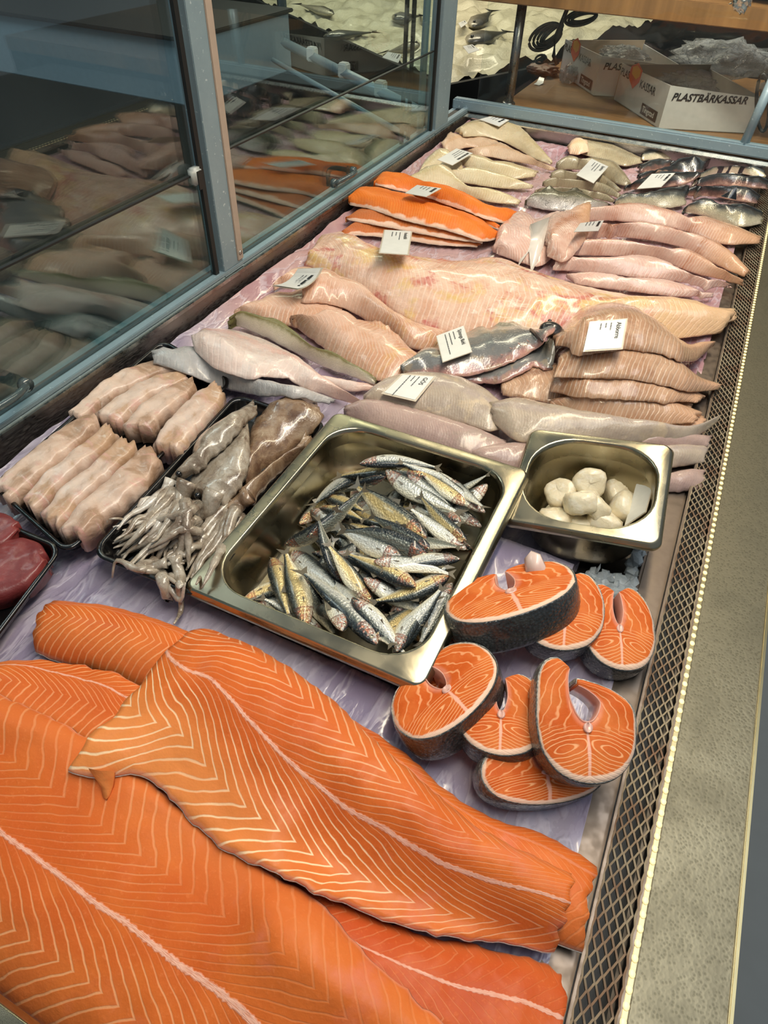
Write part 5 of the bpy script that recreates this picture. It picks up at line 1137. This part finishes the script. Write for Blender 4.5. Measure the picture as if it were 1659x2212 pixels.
M_CARTON = plain('white_carton', lin(206, 204, 198), .6); M_ORANGE = plain('orange_print', lin(222, 96, 52), .55); M_YELLOW = plain('yellow_print', lin(232, 166, 60), .55); M_BROWNP = plain('brown_print', lin(84, 62, 54), .55); M_WPR = plain('white_print', lin(220, 216, 208), .55)
M_KRAFT = plain('carton_inside', lin(150, 132, 108), .7)
UPZ = np.array([0, 0, 1.])
def carton(what, N, L, R, h, back=0.):
    N, L, R = [at(*q, .086) for q in (N, L, R)]; N[2] = L[2] = R[2] = .0858
    a = L - N; b = np.array([.935, .355, 0]) * .26; sh2 = np.array([0, back, 0]); N = N + sh2; L = L + sh2; K = L + b; ctr = (L + N + b) ; e = empty('carton_box', tuple((N + K) / 2)); tag(e, what, 'box', 'cartons of plastic carrier bags')
    def panel(p, q, hp, hq, mat=M_CARTON):
        d = (q - p) / np.linalg.norm(q - p); nn = np.cross(d, UPZ) * .003
        put('side_panel', [p, q, q + UPZ * hq, p + UPZ * hp] + [p - nn, q - nn, q + UPZ * hq - nn, p + UPZ * hp - nn], [(0, 1, 2, 3), (7, 6, 5, 4), (0, 4, 5, 1), (1, 5, 6, 2), (2, 6, 7, 3), (3, 7, 4, 0)], mat, e, smooth=False)
    R2 = N + b
    panel(L, N, h * .92, h); panel(N, R2, h, h * .82); panel(R2, K, h * .8, h * .9); panel(K, L, h, h * .9, M_KRAFT)
    put('bottom_panel', [N, R2, K, L] + [q + UPZ * .002 for q in (N, R2, K, L)], [(3, 2, 1, 0), (4, 5, 6, 7), (0, 1, 5, 4), (1, 2, 6, 5), (2, 3, 7, 6), (3, 0, 4, 7)], M_KRAFT, e, smooth=False)
    dl = (N - L) / np.linalg.norm(N - L); wl = np.linalg.norm(N - L); nl = np.cross(dl, UPZ); nl /= np.linalg.norm(nl)
    dr = b / np.linalg.norm(b); nr = np.cross(dr, UPZ); nr /= np.linalg.norm(nr)
    off = .0012
    fl = lambda u, z: L + dl * wl * u + UPZ * h * z + nl * off
    put('flame_print', [fl(.22, .98), fl(.20, .72), fl(.34, .5), fl(.44, .72), fl(.45, 1.0), fl(.34, 1.12)], [(0, 1, 2, 3, 4, 5)], M_ORANGE, e, smooth=False)
    put('flame_core', [fl(.25, .98) + nl * .0004, fl(.26, .82) + nl * .0004, fl(.36, .74) + nl * .0004, fl(.42, .84) + nl * .0004, fl(.42, .99) + nl * .0004, fl(.33, 1.06) + nl * .0004], [(0, 1, 2, 3, 4, 5)], M_YELLOW, e, smooth=False)
    text(e, 'PLAS', fl(.03, .66), dl, UPZ, (h * .26, wl * .19), M_INK); text(e, 'KASSAR', fl(.46, .62), dl, UPZ, (h * .26, wl * .36), M_INK)
    text(e, 'PLASTBÄRKASSAR', N + dr * .012 + UPZ * h * .68 + nr * off, dr, UPZ, (h * .3, .2), M_INK, bold=.03, shear=.25)
    put('maker_plate', [fl(.60, .08), fl(.92, .08), fl(.92, .34), fl(.60, .34)], [(0, 1, 2, 3)], M_BROWNP, e, smooth=False)
    text(e, 'Tingstad', fl(.63, .15) + nl * .0005, dl, UPZ, (h * .2, wl * .26), M_WPR)
    return e
carton('rear white carton printed PLASTBÄRKASSAR, half hidden by the front one', (1278, 210), (1205, 160), (1345, 215), .105, .02)
carton('front white carton printed PLASTBÄRKASSAR on the wooden counter', (1422, 278), (1325, 215), (1600, 288), .104)
def bag_mat():
    t = T('crumpled_clear_plastic'); o = t.obj(); a = t.noise(o, 26, 4, .6, 1.2); r = (a - .5).abs()
    t.bump(t.sm(r, 0., .08, 1., 0.) + t.noise(o, 70, 2), .8, .01)
    return t.set(col=lin(206, 208, 206), rough=.22, trans=.2, ior=1.3, alpha=.6)
M_BAG = bag_mat()
def bag(what, c, r, sd, mat=M_BAG, name='plastic_bag', cat='bag', group='clear plastic bags in the cartons'):
    bm = bmesh.new(); bmesh.ops.create_icosphere(bm, subdivisions=4, radius=1); rs_ = np.random.RandomState(sd); V = []
    D = rs_.randn(26, 3); D /= np.linalg.norm(D, axis=1)[:, None]; A_ = rs_.uniform(.05, .2, 26)
    for v in bm.verts:
        q = np.array(v.co); k = 1 + (np.exp(-np.abs(D @ q - .2) * 16) * A_).sum() - .35
        V.append(np.array(c) + q * k * np.array(r))
    F = [[v.index for v in f_.verts] for f_ in bm.faces]; bm.free()
    return tag(put(name, V, F, mat), what, cat, group)
b1 = at(1500, 200, .18); b2 = at(1370, 110, .18)
bag('crumpled clear bag bulging from the front carton', (-.165, 2.385, .165), (.085, .07, .03), 3)
bag('crumpled clear bag bulging from the rear carton', (-.405, 2.62, .168), (.085, .07, .03), 8)
bag('loose clear bag behind the cartons, right under the shelf', at(1560, 130, .17), (.16, .10, .06), 14)
bag('clear bag lying right of the front carton at the frame edge', at(1640, 200, .12) + np.array([.06, .05, 0]), (.07, .07, .05), 21)
bag('clear cup shaped bag left of the rear carton', at(1228, 160, .11), (.03, .03, .03), 33)
bag('dark red bag lying on the wooden shelf', at_y(1560, 12, 2.26) + np.array([.06, .02, .065]), (.18, .09, .035), 40, plain('dark_red_plastic', lin(96, 40, 40), .35), group='bags on the shelf')
bag('crumpled foil scrap on the shelf edge', at_y(1600, 8, 2.155), (.025, .008, .03), 52, steel_mat('foil', (.75, .72, .66), .2), 'foil_scrap', 'foil', 'bags on the shelf')
bag('brown rolled bag on the counter left of the cartons', at(1172, 150, .10), (.065, .05, .018), 61, plain('brown_bag', lin(112, 72, 50), .5), 'rolled_bag', 'bag', 'bags on the counter')
q = at(1164, 180, .087); ts = tag(put('tape_strip', [q + np.array(d_) for d_ in ((-.012, -.02, 0), (.008, -.025, 0), (.014, .0, .002), (.01, .022, .012), (-.008, .026, .013), (-.008, .0, .002))], [(0, 1, 2, 5), (5, 2, 3, 4)], M_PAPER), 'short white tape strip on the brown rolled bag', 'tape')
# black power cable in a bundle hanging under the shelf
cb = empty('cable_bundle', (-.55, 2.27, .15)); tag(cb, 'bundled black power cable hanging by the grey tube', 'cable')
c1 = at_y(1178, 80, 2.27); c2 = at_y(1255, 38, 2.27)
def loop(c, a_, b_, rot, tw, r=.0042):
    p = []
    for i in range(29):
        t_ = 2 * PI * i / 28; x, zz = a_ * math.cos(t_), b_ * math.sin(t_)
        p.append(c + np.array([x * math.cos(rot) - zz * math.sin(rot), tw * math.sin(t_ + tw * 90), x * math.sin(rot) + zz * math.cos(rot)]))
    tube('cable_loop', p, r, M_RUBBER, cb, 7)
for k in range(5): loop(c1 + np.array([.004 * k, .004 * k, .002 * k]), .045 - .004 * k, .028 - .005 * k, .55 + .05 * k, .006 * (k - 2))
for k in range(3): loop(c2 + np.array([.003 * k, .004 * k, 0]), .042 - .005 * k, .016 - .004 * k, .25, .006)
tube('cable_run', [at_y(*q_, 2.27) for q_ in ((1225, 20), (1215, 45), (1200, 80), (1196, 120), (1204, 140))], .006, M_RUBBER, cb, 8)
loop(at_y(1168, 128, 2.27), .016, .010, .2, .003, .003)
sl = tag(tube('door_seal', [at_y(1648 + 14 * math.cos(t_), 222 + 62 * math.sin(t_), 2.11) for t_ in np.linspace(0, 2 * PI, 26)], .0042, M_RUBBER), 'black rounded seal loop at the right end of the end glass', 'seal')
structure(tube('trim_8', [at_y(1607, 312, 2.07), at_y(1670, 170, 2.07)], .011, M_ALU))

# ---------------------------------------------------------------- the second ice display, behind the far door
U2 = np.array([-.81, .586, 0]); V2 = np.array([.40, .916, 0]); A2 = np.array([-1.04, 2.72, 0.])
def ice_bed():
    n, m = 90, 70; s_ = np.linspace(0, 2.3, n); q = np.linspace(0, 1.7, m)
    G = A2 + s_[:, None, None] * U2 + q[None, :, None] * V2
    G[..., 2] = -.01 + .05 * vnoise(G[..., 0] * 14, G[..., 1] * 14, 3) + .03 * vnoise(G[..., 0] * 34, G[..., 1] * 34, 4) + .08 * q[None]
    t = T('display_ice'); k = t.noise(t.obj(), 60, 4, .7); big = t.noise(t.obj(), 6, 3)
    t.bump(k, .6, .01)
    m_ = t.set(col=t.mix(big, lin(168, 160, 130), lin(214, 208, 182)), rough=.3, coat=.3)
    o = put('ice_bed', G.reshape(-1, 3), [x[::-1] for x in grid_faces(n, m)], m_); tag(o, 'bed of ice in the second display behind the glass', 'ice', kind='stuff')
ice_bed()
b0 = A2 - V2 * .015
structure(prism('wall_display_side', [b0 + U2 * -.01, b0 + U2 * 2.3, b0 + U2 * 2.3 - UPZ * .5, b0 + U2 * -.01 - UPZ * .5], V2 * -.02, M_RUBBER))
structure(prism('wall_display_end', [b0 - U2 * .01, b0 + V2 * 1.7 - U2 * .01, b0 + V2 * 1.7 - U2 * .01 - UPZ * .5, b0 - U2 * .01 - UPZ * .5], U2 * -.02, M_RUBBER))
r0 = np.array([-.80, 1.935, .1]); r1 = np.array([-1.60, 2.50, .1])
dr_ = tag(tube('display_rail', [r0, r1], .017, M_ALU, None, 4), 'grey rail of the second display running diagonally behind the far door', 'rail')
tube('lower_rail', [r0 + np.array([-.03, -.04, -.05]), r1 + np.array([-.03, -.04, -.05])], .009, M_ALU, dr_, 4)
for k in (.25, .5, .75):
    p_ = r0 * (1 - k) + r1 * k; box('rail_clip', p_ - np.array([.016, .016, .012]), p_ + np.array([.016, .016, .03]), M_PAPER, dr_, .004)
ds = tag(tube('display_stile', [at(612, 60, .02), at(612, 60, .02) + UPZ * .8], .025, M_ALU, None, 4), 'upright grey stile of the second display seen through the far door', 'post')
M_GREYFISH = skin_mat('grey_display_fish', [(0, (60, 60, 54)), (.5, (104, 100, 86)), (1, (196, 186, 160))], None, .1, .3, 120, .3)
def ice_z(p):
    q = np.linalg.solve(np.array([U2[:2], V2[:2]]).T, (p - A2)[:2])
    return -.01 + .05 * float(vnoise(p[0:1] * 14, p[1:2] * 14, 3)[0]) + .03 * float(vnoise(p[0:1] * 34, p[1:2] * 34, 4)[0]) + .08 * q[1]
def whole_fish(what, hx, hy, tx, ty, wd):
    za = zb = .05
    for _ in range(6): a, b = at(hx, hy, za), at(tx, ty, zb); za, zb = [max(ice_z(p), ice_z((a + b) / 2) - .01) + wd * .42 for p in (a, b)]
    a[2], b[2] = za, zb; d = b - a; L = np.linalg.norm(d); d /= L; nn = np.array([-d[1], d[0], 0]); V, UV = [], []
    xs = np.linspace(0, 1, 16); hh = np.interp(xs, [0, .12, .35, .7, .9, 1], [.15, .75, 1, .5, .2, .18]) * wd
    for x, h in zip(xs, hh):
        for k in range(10): t_ = 2 * PI * k / 10; V.append(a + d * L * x + nn * h * math.cos(t_) + UPZ * h * .5 * math.sin(t_)); UV.append((x, math.cos(t_)))
    o = put('whole_fish', V, grid_faces(16, 10, True) + [tuple(range(10)), tuple(range(150, 160))[::-1]], M_GREYFISH, uv=np.array(UV)); tag(o, what, 'fish', 'whole fish on the second ice display')
    put('tail_fin', [b - d * .01, b + d * .05 + nn * wd * .9, b + d * .035, b + d * .05 - nn * wd * .9, b - d * .01 + UPZ * .008, b + d * .035 + UPZ * .005], [(0, 1, 2), (0, 2, 3), (4, 2, 1), (4, 3, 2)], M_GREYFISH, o)
    e_ = a + d * L * .08 + UPZ * wd * .28 - nn * 0; blob('eye', e_, wd * .12, M_EYE, o, seg=8)
for q in (('dark whole fish on the ice near the second post, left side', 905, 96, 838, 108, .045), ('whole fish high on the ice at the frame top', 850, 40, 905, 18, .05), ('whole fish lying across the ice in the middle', 700, 92, 800, 74, .04),
          ('whole fish with pale belly at the left of the ice', 720, 30, 650, 10, .04), ('grey whole fish right of the second post, upper', 1022, 42, 1060, 26, .05), ('brownish whole fish right of the second post, lower', 1012, 92, 1090, 72, .06)): whole_fish(*q)
for what, c in (('small label on the ice right of the second post', ((1000, 100), (1020, 96), (1036, 108), (1012, 116))), ('small label on the ice at the second post', ((990, 50), (1004, 44), (1010, 50), (996, 60))), ('label on the ice left of the second post', ((838, 112), (868, 118), (860, 136), (826, 124)))):
    label(what, None, c, (.5, .5, .4), zs=(.065, .065, .065, .065), bars=.5, border=.001)
# grey service counter beyond the near door
sc_ = tag(box('service_counter', (-3.4, 2.06, -.03), (-1.70, 2.7, .158), plain('grey_counter_paint', lin(140, 162, 174), .5), None, .004), 'grey painted service counter seen through the near glass door', 'counter')
box('counter_top', (-3.42, 2.04, .158), (-1.69, 2.72, .17), M_RUBBER, sc_, .003)
# a third pan whose corner reaches into the bottom left of the frame
P_, Q_ = at(0, 2146, .1), at(92, 2214, .1); d_ = (Q_ - P_) / np.linalg.norm(Q_ - P_); n_ = np.array([-d_[1], d_[0]]); n_ = n_ if n_[1] > 0 else -n_
c_ = (P_ + Q_) / 2; c_[:2] -= n_ * .0885; c_[:2] -= d_[:2] * .05
pan('steel pan rim cut off by the bottom left corner of the frame', tuple(c_), math.atan2(n_[1], n_[0]), 0, 0, .176, .325, .044, .014, .04, .012)
# the torn flap at the tip of the topmost salmon side
so = [o for o in bpy.data.objects if o.name.startswith('salmon_fillet') and 'on top of' in o.get('label', '')][0]
fp = np.array([at(*q, .1) for q in ((196, 1668), (222, 1674), (250, 1672), (214, 1694), (228, 1700), (240, 1690), (216, 1712), (224, 1718), (230, 1710))]); fp[:, 2] = hget(fp) + np.array([.004, .006, .004, .003, .005, .003, .001, .0025, .001])
put('torn_flap', np.vstack([fp, fp - [0, 0, .004]]), grid_faces(3, 3) + [q[::-1] for q in grid_faces(3, 3, off=9)] + [(0, 3, 12, 9), (3, 6, 15, 12), (6, 7, 16, 15), (7, 8, 17, 16), (8, 5, 14, 17), (5, 2, 11, 14)], so.data.materials[0], so, uv=np.zeros((18, 2)) + [.3, .7])
